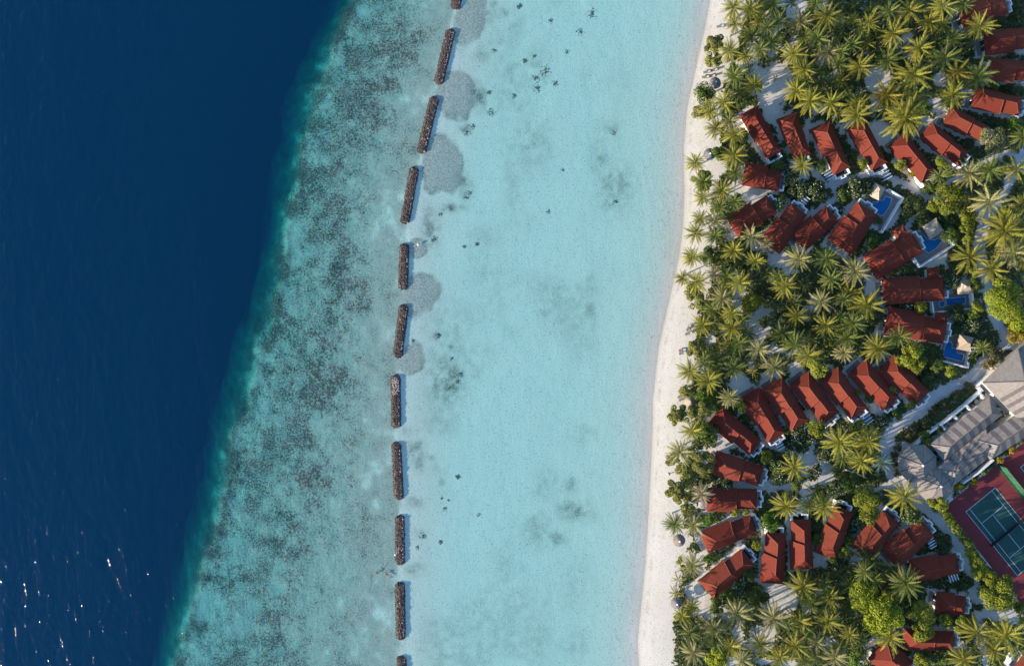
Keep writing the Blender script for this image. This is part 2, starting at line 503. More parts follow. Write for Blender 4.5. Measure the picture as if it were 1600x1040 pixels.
# ------------------------------------------------------------------ coral heads on the lagoon sand
coral_mat = simple('dark_coral', (0.18, 0.19, 0.15), 0.9, 0.5, 2.0, 0.6)
CORAL = [(715, 745, 4.2, 'round'), (688, 847, 4.0, 'round'), (660, 838, 3.6, 'ragged'), (652, 855, 2.2, 'small'), (694, 795, 2.6, 'small'), (689, 778, 1.6, 'tiny'), (700, 782, 1.6, 'tiny'),
         (925, 20, 6.0, 'large'), (907, 49, 4.2, 'ragged'), (887, 80, 3.0, 'small'), (852, 111, 6.0, 'large'), (836, 122, 4.5, 'ragged'), (839, 138, 4.0, 'ragged'), (868, 129, 3.5, 'small'),
         (819, 94, 4.2, 'round'), (835, 87, 3.0, 'small'), (811, 9, 5.0, 'round'), (860, 32, 3.0, 'small'), (772, 78, 2.4, 'small'), (764, 144, 4.0, 'round'), (767, 174, 4.4, 'ragged'),
         (803, 149, 3.2, 'small'), (958, 207, 2.6, 'tiny'), (728, 206, 4.0, 'ragged'), (738, 197, 3.0, 'small'), (733, 301, 2.6, 'small'), (728, 309, 3.6, 'ragged'), (745, 381, 3.4, 'round'),
         (725, 385, 2.0, 'tiny'), (688, 335, 2.2, 'tiny'), (678, 374, 4.0, 'ragged'), (684, 524, 4.5, 'round'), (645, 532, 2.2, 'tiny'), (718, 584, 3.6, 'ragged'), (715, 596, 3.5, 'ragged'),
         (879, 265, 2.0, 'tiny'), (857, 330, 2.4, 'tiny'), (962, 315, 3.4, 'ragged'), (748, 805, 2.0, 'tiny'), (705, 560, 2.0, 'tiny')]
coral_objs = []
for i, (cx, cy_, r, how) in enumerate(CORAL):
    rr = np.random.default_rng(500 + i)
    p = at(cx, cy_)
    z0 = gz(p.x, p.y)
    mb = MB()
    R = r / 5.36
    for q in range(10 + int(r * 6)):
        a, d = rr.random() * 6.28, rr.random() ** 0.8 * R * (0.85 if how == 'round' else 1.7)
        stone(mb, (d * math.cos(a), d * math.sin(a), -0.02), rr.uniform(0.09, 0.26) * (0.8 + r * 0.06) * (1.15 - 0.35 * d / R), rr)
    o = empty('coral_head', (p.x, p.y, z0))
    tag(mb.obj('coral_clump', coral_mat, o, smooth=True), kind='stuff')
    coral_objs.append((o, cx, cy_, how))

# ------------------------------------------------------------------ things on the beach
thatch_grey = simple('grey_thatch', (0.20, 0.19, 0.20), 0.95, 0.35, 2.5, 0.7)
thatch_pale = simple('pale_thatch', (0.40, 0.33, 0.26), 0.95, 0.25, 2.5, 0.7)
wood = simple('weathered_timber', (0.20, 0.15, 0.11), 0.8, 0.3, 3.0, 0.3)
dark_wood = simple('dark_timber', (0.10, 0.075, 0.06), 0.8, 0.3, 3.0, 0.3)
white_paint = simple('white_render', (0.86, 0.85, 0.83), 0.7, 0.06, 1.5, 0.1)
cushion = simple('grey_cushion', (0.30, 0.28, 0.27), 0.9, 0.2, 4.0)

def parasol(px, py, rpx, label, mat):
    zc = GZ + 2.4
    p = at(px, py, zc)
    g0 = gz(p.x, p.y)
    R = rpx * (H - zc) / F
    root = empty('thatched_parasol', (p.x, p.y, g0))
    tag(root, label, 'parasol', 'thatched parasols on the beach')
    vs, fs = [], []
    n = 14
    rings = [(R, 2.0), (R * 0.98, 2.12), (R * 0.6, 2.5), (R * 0.25, 2.85), (0.09, 3.05)]
    for (r, z) in rings:
        for j in range(n):
            a = 2 * math.pi * j / n
            k = 1 + (random.random() - .5) * 0.07
            vs.append((r * k * math.cos(a), r * k * math.sin(a), z))
    for i in range(len(rings) - 1):
        for j in range(n):
            fs.append((i * n + j, i * n + (j + 1) % n, (i + 1) * n + (j + 1) % n, (i + 1) * n + j))
    fs.append(tuple(range(n - 1, -1, -1)))
    fs.append(tuple((len(rings) - 1) * n + j for j in range(n)))
    link('canopy', mesh('canopy', vs, fs, mat), root)
    MB().tube([(0, 0, 0), (0, 0, 2.3)], [0.07, 0.06]).obj('pole', wood, root)
    mb = MB()
    mb.tube([(0, 0, 3.0), (0, 0, 3.12), (0, 0, 3.32), (0, 0, 3.42)], [0.12, 0.26, 0.22, 0.05], 8)
    mb.obj('finial', white_paint, root)
parasol(1119, 128, 9.5, 'dark grey thatched parasol beside sunbeds at the top of the beach', thatch_grey)
parasol(1110, 240, 9.8, 'grey thatched parasol alone on open sand beside a leaning palm', thatch_grey)
parasol(1079, 627, 9.0, 'pale thatched parasol half under green trees beside two sunbeds', thatch_pale)
parasol(1062, 845, 10.0, 'brown-grey thatched parasol below a low palm in the lower beach', simple('brown_thatch', (0.26, 0.21, 0.18), 0.95, 0.3, 2.5, 0.7))
parasol(1058, 943, 9.3, 'grey thatched parasol lowest of those on the beach', thatch_grey)

def lounger(px, py, ang, label):
    p = at(px, py, GZ)
    g0 = gz(p.x, p.y)
    root = empty('sun_lounger', (p.x, p.y, g0), math.radians(ang))
    tag(root, label, 'sun lounger', 'sun loungers on the beach')
    MB().box(0, 0, 0.28, 2.0, 0.68, 0.34).obj('frame', wood, root)
    mb = MB()
    mb.add([(0.35, -0.3, 0.34), (1.0, -0.3, 0.75), (1.0, 0.3, 0.75), (0.35, 0.3, 0.34), (0.35, -0.3, 0.42), (0.97, -0.3, 0.82), (0.97, 0.3, 0.82), (0.35, 0.3, 0.42)],
           [(3, 2, 1, 0), (4, 5, 6, 7), (0, 1, 5, 4), (1, 2, 6, 5), (2, 3, 7, 6), (3, 0, 4, 7)])
    mb.obj('backrest', cushion, root)
    MB().box(-0.32, 0, 0.345, 1.3, 0.6, 0.44).obj('cushion', cushion, root)
    for dx in (-0.85, 0.85):
        for dy in (-0.28, 0.28):
            MB().box(dx, dy, 0, 0.07, 0.07, 0.28).obj('leg', wood, root)
lounger(1126, 40, 8, 'lone sun lounger at the palms near the top of the beach')
lounger(1110, 97.5, 5, 'topmost sun lounger of the group above the dark parasol')
lounger(1112.5, 102.3, 5, 'second sun lounger down in the group above the dark parasol')
lounger(1105, 111.3, 8, 'seaward sun lounger in the middle pair above the dark parasol')
lounger(1115.5, 109, 10, 'landward sun lounger in the middle pair above the dark parasol')
lounger(1103, 119.3, 3, 'seaward sun lounger level with the dark parasol')
lounger(1112, 118.6, 6, 'sun lounger touching the dark parasol')
lounger(1094.5, 165, 5, 'sun lounger tucked under palms seaward of the first top villa')
lounger(1076, 512, 60, 'upper sun lounger of the trio at the middle of the beach')
lounger(1080, 517, 60, 'landward sun lounger of the trio at the middle of the beach')
lounger(1076, 521, 15, 'lower sun lounger of the trio at the middle of the beach')
lounger(1066, 547, 12, 'upper sun lounger of the pair under the feathery shrub')
lounger(1066.5, 551.5, 12, 'lower sun lounger of the pair under the feathery shrub')
lounger(1063.5, 618, 42, 'upper sun lounger beside the pale parasol')
lounger(1065.5, 622.5, 42, 'lower sun lounger beside the pale parasol')

# a small post on the sand and two mooring floats
p = at(1046, 741, GZ)
root = tag(empty('beach_marker', (p.x, p.y, gz(p.x, p.y))), 'small dark beach marker with a white tag on open sand', 'marker')
MB().tube([(0, 0, 0), (0, 0, 0.9), (0, 0, 1.0)], [0.12, 0.12, 0.2]).obj('post', dark_wood, root)
MB().box(-0.35, 0.1, 0.02, 0.45, 0.35, 0.14).obj('tag_board', white_paint, root)
for (bx, by, lab) in ((653.5, 382, 'white float beside the upper end of the fifth breakwater'), (618, 866, 'white float seaward of the ninth breakwater')):
    p = at(bx, by)
    root = tag(empty('mooring_float', (p.x, p.y, -0.1)), lab, 'buoy', 'white mooring floats')
    MB().tube([(0, 0, 0), (0, 0, 0.12), (0, 0, 0.3), (0, 0, 0.4)], [0.14, 0.32, 0.3, 0.1], 10).obj('body', white_paint, root, smooth=True)
    MB().tube([(0, 0, 0.4), (0, 0, 0.55)], [0.05, 0.05]).obj('eye', dark_wood, root)

# two snorkellers lying face down in the water
skin_mat = simple('skin', (0.36, 0.22, 0.16), 0.6, 0.1, 3.0)
suit_mat = simple('dark_blue_swimsuit', (0.01, 0.02, 0.08), 0.7, 0.2, 3.0)
def grow_person(root, J, E, wear):
    def grown(name, idx, mat, grow):
        me = bpy.data.meshes.new(name)
        mp = {j: i for i, j in enumerate(idx)}
        me.from_pydata([J[j][0] for j in idx], [(mp[a], mp[b]) for a, b in E if a in mp and b in mp], [])
        o = link(name, me, root)
        o.modifiers.new('skin', 'SKIN')
        o.modifiers.new('subdiv', 'SUBSURF').render_levels = 1
        for i, j in enumerate(idx):
            me.skin_vertices[0].data[i].radius = (J[j][1] * grow, J[j][1] * grow)
        me.skin_vertices[0].data[0].use_root = True
        me.materials.append(mat)
        return o
    grown('body', list(range(len(J))), skin_mat, 1.0)
    for nm, idx, mat, g_ in wear:
        grown(nm, idx, mat, g_)
def snorkeller(px, py, ang, label):
    p = at(px, py)
    root = tag(empty('person', (p.x, p.y, 0.0), math.radians(ang)), label, 'person', 'snorkellers')
    J = [((0, 0, 0), .15), ((0.28, 0, .02), .15), ((0.52, 0, .03), .17), ((0.66, 0, .03), .065), ((0.76, 0, .0), .10), ((0.88, 0, -.02), .085),
         ((0.52, .2, .0), .075), ((0.62, .45, -.1), .05), ((0.84, .55, -.16), .04), ((0.97, .57, -.18), .045),
         ((0.52, -.2, .0), .075), ((0.4, -.47, -.1), .05), ((0.55, -.62, -.16), .04), ((0.66, -.66, -.18), .045),
         ((-0.08, .1, -.02), .11), ((-0.5, .17, -.05), .075), ((-0.92, .2, -.03), .045), ((-1.2, .23, -.05), .05),
         ((-0.08, -.1, -.02), .11), ((-0.5, -.13, -.08), .075), ((-0.9, -.2, -.08), .045), ((-1.18, -.25, -.1), .05)]
    E = [(0, 1), (1, 2), (2, 3), (3, 4), (4, 5), (2, 6), (6, 7), (7, 8), (8, 9), (2, 10), (10, 11), (11, 12), (12, 13), (0, 14), (14, 15), (15, 16), (16, 17), (0, 18), (18, 19), (19, 20), (20, 21)]
    grow_person(root, J, E, [('swimsuit', [0, 1, 2, 14, 18], suit_mat, 1.12)])
    for s in (1, -1):
        y = .24 * s
        MB().add([(-1.15, y - .05, -.06), (-1.15, y + .05, -.06), (-1.6, y + .12, -.1), (-1.6, y - .12, -.1), (-1.15, y - .05, -.03), (-1.15, y + .05, -.03), (-1.6, y + .12, -.08), (-1.6, y - .12, -.08)],
                 [(0, 1, 2, 3), (7, 6, 5, 4), (0, 4, 5, 1), (1, 5, 6, 2), (2, 6, 7, 3), (3, 7, 4, 0)]).obj('swim_fin', suit_mat, root)
snorkeller(587, 895, 35, 'person in a dark suit snorkelling, left of two by the reef gap')
snorkeller(604.5, 897, 150, 'person in a dark suit snorkelling, right of two by the reef gap')

# a person in white walking along the road
p = at(1494.2, 598, GZ)
root = tag(empty('person', (p.x, p.y, GZ + 0.02), math.radians(30)), 'person in white clothes walking along the sand road', 'person')
J = [((0, 0, .92), .14), ((0, 0, 1.12), .135), ((0, 0, 1.36), .15), ((0, 0, 1.5), .06), ((.01, 0, 1.62), .10), ((.02, 0, 1.72), .09),
     ((0, .19, 1.38), .07), ((-.08, .25, 1.12), .05), ((-.02, .25, .88), .04), ((.02, .25, .78), .045),
     ((0, -.19, 1.38), .07), ((.1, -.25, 1.12), .05), ((.22, -.24, .92), .04), ((.26, -.24, .83), .045),
     ((0, .1, .86), .10), ((.14, .1, .48), .07), ((.12, .1, .1), .045), ((.24, .1, .05), .045),
     ((0, -.1, .86), .10), ((-.02, -.1, .48), .07), ((-.22, -.1, .14), .045), ((-.14, -.1, .05), .045)]
E = [(0, 1), (1, 2), (2, 3), (3, 4), (4, 5), (2, 6), (6, 7), (7, 8), (8, 9), (2, 10), (10, 11), (11, 12), (12, 13), (0, 14), (14, 15), (15, 16), (16, 17), (0, 18), (18, 19), (19, 20), (20, 21)]
white_cloth = simple('white_cloth', (0.78, 0.78, 0.78), 0.9, 0.05, 4.0)
grow_person(root, J, E, [('shirt', [1, 0, 2, 6, 7, 10, 11], white_cloth, 1.2), ('trousers', [0, 14, 15, 16, 18, 19, 20], white_cloth, 1.18)])
mb = MB()
mb.tube([(.0, 0, 1.64), (.0, 0, 1.70), (.0, 0, 1.80), (.01, 0, 1.84)], [0.115, 0.125, 0.09, 0.02], 10)
mb.obj('hair', dark_wood, root, smooth=True)

# a trunk lying on the grass, in a pale wood colour
A, B = at(1320, 733, GZ + 0.4), at(1352.5, 745.5, GZ + 0.4)
mb = MB().tube([A, A.lerp(B, 0.35) + Vector((0, .12, .05)), A.lerp(B, 0.7), B], [0.20, 0.24, 0.26, 0.34], 7)
tag(mb.obj('fallen_trunk', simple('pale_wood', (0.68, 0.63, 0.55), 0.8, 0.15, 2.0, 0.3)), 'pale white trunk lying across the green lawn by the road', 'log')
# ------------------------------------------------------------------ red-roofed villas
roof_t = NT('terracotta_roof')
oc = roof_t.n('TexCoord').outputs['Object']
st = roof_t.n('Mapping', {'Vector': oc, 'Scale': (1.6, 0.35, 0.35)}).outputs[0]
f1 = roof_t.noise(1.2, 4.0, 0.65, st)
f2 = roof_t.noise(0.35, 3.0, 0.6)
rn = roof_t.n('ObjectInfo').outputs['Random']
c = roof_t.mix(roof_t.rng(f1, 0.3, 0.7), (0.158, 0.034, 0.021), (0.215, 0.052, 0.030))
c = roof_t.mix(roof_t.rng(f2, 0.5, 0.75, 0, 0.35), c, (0.15, 0.035, 0.026))
c = roof_t.mix(roof_t.math('MULTIPLY', rn, 0.75), c, (0.165, 0.03, 0.02))
f3 = roof_t.noise(2.6, 3.0, 0.7)
c = roof_t.mix(roof_t.rng(f3, 0.58, 0.78, 0, 0.4), c, (0.33, 0.085, 0.04))
c = roof_t.mix(roof_t.rng(roof_t.noise(0.8, 4.0, 0.7), 0.6, 0.8, 0, 0.55), c, (0.09, 0.03, 0.022))
wv = roof_t.n('TexWave', {'Vector': oc, 'Scale': 1.25, 'Distortion': 0.0}, bands_direction='X').outputs['Fac']
roof_mat = roof_t.done(roof_t.bsdf(c, 0.75, roof_t.bump(wv, 0.35, 0.05), 0.1))
cap_mat = simple('ridge_tiles', (0.23, 0.05, 0.03), 0.7, 0.2, 2.0)
wall_mat = simple('villa_wall', (0.70, 0.66, 0.58), 0.8, 0.08, 0.8, 0.1)
glass_mat = NT('dark_glass')
glass_mat = glass_mat.done(glass_mat.bsdf((0.03, 0.045, 0.055), 0.08, None, 0.6))
deck_mat = simple('timber_deck', (0.24, 0.18, 0.14), 0.8, 0.25, 1.5, 0.2)
dark_floor_mat = simple('dark_floor', (0.05, 0.055, 0.065), 0.8, 0.3, 2.0)
paving_mat = simple('grey_paving', (0.24, 0.225, 0.215), 0.85, 0.18, 1.2, 0.2)

def hip(x0, x1, W, yc, ze, tanp, h0, h1, lift=0.16):
    """closed hipped roof: ridge along x; h0, h1 = run of the hips at each end"""
    zr = ze + W / 2 * tanp
    y0, y1 = yc - W / 2, yc + W / 2
    zf = ze - lift
    v = [(x0, y0, zf), (x1, y0, zf), (x1, y1, zf), (x0, y1, zf), (x0, y0, ze), (x1, y0, ze), (x1, y1, ze), (x0, y1, ze), (x0 + h0, yc, zr), (x1 - h1, yc, zr)]
    f = [(3, 2, 1, 0), (0, 1, 5, 4), (1, 2, 6, 5), (2, 3, 7, 6), (3, 0, 4, 7), (4, 5, 9, 8), (6, 7, 8, 9), (7, 4, 8), (5, 6, 9)]
    caps = [(v[8], v[9])]
    if h0 > 0.05: caps += [(v[4], v[8]), (v[7], v[8])]
    if h1 > 0.05: caps += [(v[5], v[9]), (v[6], v[9])]
    return v, f, caps

VILLAS = [  # front end, walled rear end, width in px, which side the rear steps to, words that find it
    (1169, 173, 1209, 243, 31, 1, 'first villa from the beach in the top fan'),
    (1229, 181, 1253, 246, 33, 1, 'second villa from the beach in the top fan'),
    (1281, 196, 1315, 268, 34, 1, 'third villa from the beach in the top fan'),
    (1337, 194, 1373, 261, 33, 1, 'fourth villa from the beach in the top fan'),
    (1401, 218, 1450, 278, 35, 1, 'fifth villa from the beach in the top fan'),
    (1446, 203, 1504, 249, 33, 1, 'sixth villa from the beach in the top fan'),
    (1479, 180, 1540, 211, 32, 1, 'seventh villa from the beach in the top fan'),
    (1521, 152, 1595, 168, 34, 1, 'fourth villa down the right edge'),
    (1547, 108, 1610, 113, 36, 1, 'third villa down the right edge'),
    (1538, 68, 1612, 60, 38, 1, 'second villa down the right edge'),
    (1500, 27, 1572, 4, 40, -1, 'villa in the top right corner'),
    (1162, 271, 1220, 282, 37, -1, 'short villa below the beach end of the top fan'),
    (1144, 356, 1206, 317, 38, -1, 'first villa from the beach in the second row'),
    (1203, 386, 1247, 325, 38, -1, 'second villa from the beach in the second row'),
    (1246, 378, 1300, 332, 37, -1, 'third villa from the beach in the second row'),
    (1312, 386, 1354, 324, 46, -1, 'villa beside the uppermost pool'),
    (1359, 419, 1433, 376, 44, -1, 'villa beside the second pool down'),
    (1379, 455, 1475, 449, 42, -1, 'villa beside the third pool down'),
    (1385, 500, 1478, 517, 44, -1, 'villa beside the lowest pool'),
    (1117, 648, 1180, 701, 35, 1, 'first villa from the beach in the middle row'),
    (1171, 613, 1212, 685, 37, 1, 'second villa from the beach in the middle row'),
    (1206, 598, 1249, 666, 38, 1, 'third villa from the beach in the middle row'),
    (1248, 590, 1297, 655, 38, 1, 'fourth villa from the beach in the middle row'),
    (1294, 584, 1341, 647, 38, 1, 'fifth villa from the beach in the middle row'),
    (1339, 573, 1392, 632, 38, 1, 'sixth villa from the beach in the middle row'),
    (1384, 567, 1440, 624, 38, 1, 'seventh villa from the beach in the middle row'),
    (1114, 721, 1189, 746, 38, 1, 'top villa of the beachside column of four'),
    (1104, 780, 1183, 781, 37, 1, 'second villa of the beachside column of four'),
    (1100, 847, 1178, 817, 36, -1, 'third villa of the beachside column of four'),
    (1103, 921, 1168, 868, 38, -1, 'lowest villa of the beachside column of four'),
    (1206, 911, 1211, 832, 37, -1, 'left villa of the upright pair'),
    (1253, 889, 1250, 812, 36, -1, 'right villa of the upright pair'),
    (1289, 868, 1317, 794, 38, -1, 'first slanted villa right of the upright pair'),
    (1345, 862, 1393, 806, 40, -1, 'second slanted villa right of the upright pair'),
    (1389, 872, 1448, 822, 42, -1, 'third slanted villa right of the upright pair'),
    (1423, 892, 1497, 878, 38, -1, 'top villa of the three left of the court corner'),
    (1462, 941, 1509, 945, 36, -1, 'middle villa of the three left of the court corner'),
    (1411, 998, 1491, 999, 35, -1, 'lowest villa of the three left of the court corner'),
    (1370, 1012, 1416, 1050, 44, 1, 'villa at the bottom edge'),
    (1640, 1068, 1592, 1032, 40, 1, 'villa in the bottom right corner'),
]
LANDMARKS = []
FOOT = []            # villa footprints in world coordinates: centre, axis, half length, half width
TANP = math.tan(math.radians(33))
for vi, (fx, fy, rx, ry, w, side, words_) in enumerate(VILLAS):
    zE = 2.75
    A, B = at(fx, fy, GZ + zE), at(rx, ry, GZ + zE)
    d = B - A
    L, W = d.length, w * (H - GZ - zE) / F
    rz = math.atan2(d.y, d.x)
    root = empty('villa', (A.x, A.y, GZ), rz)
    LANDMARKS.append(((fx + rx) / 2, (fy + ry) / 2, words_))
    FOOT.append(((A.x + B.x) / 2, (A.y + B.y) / 2, math.cos(rz), math.sin(rz), L / 2, W / 2))
    tag(root, 'red-tiled hip-roofed ' + words_, 'villa', 'red-roofed villas')
    xs, rw, ro = L * 0.60, W * 0.86, side * W * 0.045
    # walls
    mb = MB()
    mb.box(xs * 0.5 + 0.2, 0, 0, xs - 1.4, W - 1.7, zE - 0.17)
    mb.obj('wall', wall_mat, root)
    MB().box((xs - 0.45 + L - 0.6) / 2, ro, 0, L - 0.6 - (xs - 0.45), rw - 1.6, zE - 0.32).obj('rear_wall', wall_mat, root)
    # roofs
    v, f, caps = hip(0, xs, W, 0, zE, TANP, W * 0.46, W * 0.14)
    rf = link('roof', mesh('roof', v, f, roof_mat), root)
    mb = MB()
    for a, b in caps:
        mb.tube([a, b], [0.075, 0.075], 4)
    mb.obj('ridge_cap', cap_mat, rf)
    v, f, caps = hip(xs - W * 0.30, L, rw, ro, zE - 0.14, TANP, 0.0, rw * 0.46)
    rf = link('rear_roof', mesh('rear_roof', v, f, roof_mat), root)
    mb = MB()
    for a, b in caps:
        mb.tube([a, b], [0.075, 0.075], 4)
    mb.obj('ridge_cap', cap_mat, rf)
    # doors and windows
    fr = MB().box(0.86, 0, 0.05, 0.07, W * 0.5, 2.25).obj('door', white_paint, root)
    for s in (-1, 1):
        MB().box(0.81, s * W * 0.125, 0.12, 0.04, W * 0.21, 2.15).obj('pane', glass_mat, fr)
    for s in (-1, 1):
        for xx in (0.28, 0.68):
            wy = s * ((W - 1.7) / 2 + 0.02)
            wn = MB().box(xs * xx, wy, 0.85, 1.5, 0.07, 2.1).obj('window', white_paint, root)
            MB().box(xs * xx, wy + s * 0.03, 0.93, 1.32, 0.05, 2.02).obj('pane', glass_mat, wn)
    MB().box(0.2, 0, 0.01, 1.3, W * 0.7, 0.12).obj('terrace', paving_mat, root)
    # white stepped wall of the open-air bathroom behind the rear end
    y0 = ro - side * rw * 0.40
    e = side * rw * 0.27
    pts = [(L - 0.9, y0), (L + 1.3, y0), (L + 1.3, y0 + e), (L + 1.85, y0 + e), (L + 1.85, y0 + e * 1.85), (L + 1.35, y0 + e * 1.85), (L + 1.35, y0 + e * 2.9), (L - 0.75, y0 + e * 2.9)]
    MB().wall(pts, 0.32, 0, 2.25).obj('garden_wall', white_paint, root)
    MB().box(L + 0.0, ro, 0.01, 1.6, rw * 0.7, 0.1).obj('courtyard_floor', dark_floor_mat, root)  # walled gap given a much darker floor colour than the paving

# side wings of the pool villas
def wing(px, py, ang, lx, ly, label):
    p = at(px, py, GZ + 2.6)
    root = tag(empty('side_wing', (p.x, p.y, GZ), math.radians(ang)), label, 'outbuilding')
    MB().box(0, 0, 0, lx - 0.7, ly - 0.7, 2.4).obj('wall', wall_mat, root)
    v, f, caps = hip(-lx / 2, lx / 2, ly, 0, 2.6, TANP, ly * 0.45, ly * 0.45)
    rf = link('roof', mesh('roof', v, f, roof_mat), root)
    mb = MB()
    for a, b in caps: mb.tube([a, b], [0.1, 0.1], 4)
    mb.obj('ridge_cap', cap_mat, rf)
wing(1406, 362, 30, 3.6, 3.0, 'small red-roofed wing on the villa beside the second pool')
wing(1458, 426, 5, 3.4, 3.0, 'small red-roofed wing above the villa beside the third pool')
wing(1470, 497, -8, 3.4, 3.2, 'small red-roofed wing above the villa beside the lowest pool')

# small pergolas behind some villas
perg_mat = simple('blue_grey_canopy', (0.10, 0.17, 0.24), 0.5, 0.2, 2.0)
def pergola(px, py, ang, lx, ly, label):
    p = at(px, py, GZ + 2.3)
    root = tag(empty('pergola', (p.x, p.y, GZ), math.radians(ang)), label, 'pergola', 'small pergolas behind villas')
    for sx_ in (-1, 1):
        for sy_ in (-1, 1):
            MB().box(sx_ * lx / 2, sy_ * ly / 2, 0, 0.14, 0.14, 2.25).obj('post', white_paint, root)
    MB().box(0, 0, 2.1, lx - 0.2, ly - 0.2, 2.14).obj('canopy', perg_mat, root)
    for i in range(4):
        MB().box(-lx / 2 + lx * i / 3, 0, 2.25, 0.16, ly + 0.3, 2.4).obj('slat', white_paint, root)
pergola(1294.5, 273, -60, 2.4, 2.0, 'blue-grey pergola behind the third villa of the top fan')
pergola(1256, 313, 52, 2.6, 2.2, 'blue-grey pergola behind the second villa of the second row')
pergola(1384, 272, -60, 2.8, 2.4, 'blue-grey pergola behind the fourth villa of the top fan')
pergola(1355, 653, -55, 2.8, 2.3, 'blue-grey pergola behind the fifth villa of the middle row')
pergola(1218, 694, -60, 2.6, 1.8, 'blue-grey pergola behind the second villa of the middle row')
pergola(1456.5, 848, -60, 2.4, 2.0, 'blue-grey pergola beside the third slanted villa')
pergola(1490, 902, 20, 2.4, 1.8, 'blue-grey pergola below the top villa left of the court')

# ------------------------------------------------------------------ pools, their decks, walls and gazebos
pool_tile = simple('blue_pool_tile', (0.008, 0.21, 0.46), 0.4, 0.12, 3.0)
coping_mat = simple('blue_grey_coping', (0.30, 0.38, 0.44), 0.7, 0.1, 2.0)
pw = NT('pool_water')
nbp = pw.bump(pw.noise(1.6, 2.0), 0.25, 0.05)
incp = pw.n('NewGeometry')
cosp = pw.math('ABSOLUTE', pw.n('VectorMath', {0: incp.outputs['Incoming'], 1: incp.outputs['Normal']}, operation='DOT_PRODUCT').outputs['Value'])
frp = pw.math('ADD', 0.02, pw.math('MULTIPLY', 0.98, pw.math('POWER', pw.math('SUBTRACT', 1.0, cosp), 5.0)))
pool_water = pw.done(pw.n('MixShader', {0: frp, 1: pw.n('BsdfTransparent', {'Color': (0.62, 0.86, 0.96, 1)}).outputs[0], 2: pw.n('BsdfGlossy', {'Roughness': 0.05, 'Normal': nbp}).outputs[0]}).outputs[0])

def zpts(pts, ox, oy, k, z):
    return [at(ox + x / k, oy + y / k, z).xy for x, y in pts]

def circle_pts(cx, cy_, r, n=10):
    return [(cx + r * math.cos(6.2832 * i / n), cy_ + r * math.sin(6.2832 * i / n)) for i in range(n)]

def poolside(ox, oy, k, deck, walls, pools, where):
    dk = MB().prism([tuple(p) for p in zpts(deck, ox, oy, k, GZ)][::-1], GZ - 0.3, GZ + 0.12).obj('pool_deck', paving_mat)
    tag(dk, 'grey paved deck around the ' + where, kind='structure')
    P0 = zpts(pools[0], ox, oy, k, GZ)
    c = sum(P0, Vector((0, 0))) / len(P0)
    root = tag(empty('swimming_pool', (c.x, c.y, GZ)), 'blue swimming pool, ' + where, 'pool', 'villa pools')
    for pl in pools:
        P = [(p.x - c.x, p.y - c.y) for p in zpts(pl, ox, oy, k, GZ)]
        MB().prism(P[::-1], 0.125, 0.15).obj('basin', pool_tile, root)
        MB().wall(P, 0.3, 0.12, 0.42, True).obj('coping', coping_mat, root)
        link('pool_water', mesh('pool_water', [(x, y, 0.36) for x, y in P], [tuple(range(len(P)))][::1], pool_water), root)
    wl = tag(MB().wall([tuple(p) for p in zpts(walls, ox, oy, k, GZ + 1)], 0.36, GZ - 0.2, GZ + 1.9).obj('garden_wall', white_paint), 'white garden wall enclosing the ' + where, 'wall', 'white pool walls')
    px = sum(p[0] for p in pools[0]) / len(pools[0]) / k + ox
    py = sum(p[1] for p in pools[0]) / len(pools[0]) / k + oy
    LANDMARKS.append((px, py, where))
    cxy = zpts(deck, ox, oy, k, GZ)
    DECKS.append([tuple(p) for p in cxy])
DECKS = []
poolside(1340, 270, 10, [(90, 420), (470, 270), (690, 400), (370, 930), (330, 900), (300, 690), (100, 470)], [(460, 265), (690, 405), (365, 935), (335, 912)],
         [[(190, 500), (230, 460), (300, 465), (320, 430), (385, 435), (430, 370), (530, 400), (480, 540), (390, 670), (330, 670), (215, 570)]], 'uppermost pool')
poolside(1400, 320, 10, [(330, 430), (740, 430), (880, 630), (350, 970), (260, 830), (400, 740)], [(740, 425), (882, 635), (350, 972), (255, 830)],
         [[(340, 480), (390, 450), (470, 530), (590, 550), (640, 520), (720, 560), (620, 680), (500, 760), (440, 720)]], 'second pool down')
poolside(1430, 420, 6.5, [(225, 260), (560, 240), (580, 400), (170, 440), (160, 335)], [(562, 240), (580, 402), (170, 442), (155, 335)],
         [[(298, 302), (500, 282), (503, 355), (312, 376)], circle_pts(262, 357, 33)], 'third pool down')
poolside(1430, 420, 6.5, [(290, 700), (560, 660), (545, 830), (515, 1000), (260, 900)], [(547, 830), (518, 1000), (262, 932)],
         [[(305, 760), (322, 735), (350, 735), (368, 760), (366, 800), (415, 815), (420, 850), (490, 870), (470, 940), (270, 890), (285, 800)]], 'lowest pool')

def gazebo(px, py, ang, s1, s2, mat, label):
    p = at(px, py, GZ + 2.6)
    root = tag(empty('gazebo', (p.x, p.y, GZ), math.radians(ang)), label, 'gazebo', 'thatched gazebos beside pools')
    v, f, caps = hip(-s1 / 2, s1 / 2, s2, 0, 2.35, 0.75, s1 * 0.42, s1 * 0.42, 0.25)
    rf = link('roof', mesh('roof', v, f, mat), root)
    mb = MB()
    for a, b in caps: mb.tube([a, b], [0.09, 0.09], 4)
    mb.obj('ridge_cap', mat, rf)
    for sx_ in (-1, 1):
        for sy_ in (-1, 1):
            MB().box(sx_ * (s1 / 2 - 0.35), sy_ * (s2 / 2 - 0.35), 0, 0.16, 0.16, 2.1).obj('post', wood, root)
    MB().box(0, 0, 0.13, s1 - 0.5, s2 - 0.5, 0.24).obj('floor', deck_mat, root)
gazebo(1371, 299, 60, 4.0, 3.4, simple('tan_thatch', (0.47, 0.38, 0.28), 0.95, 0.2, 2.5, 0.6), 'pale tan thatched gazebo by the uppermost pool')
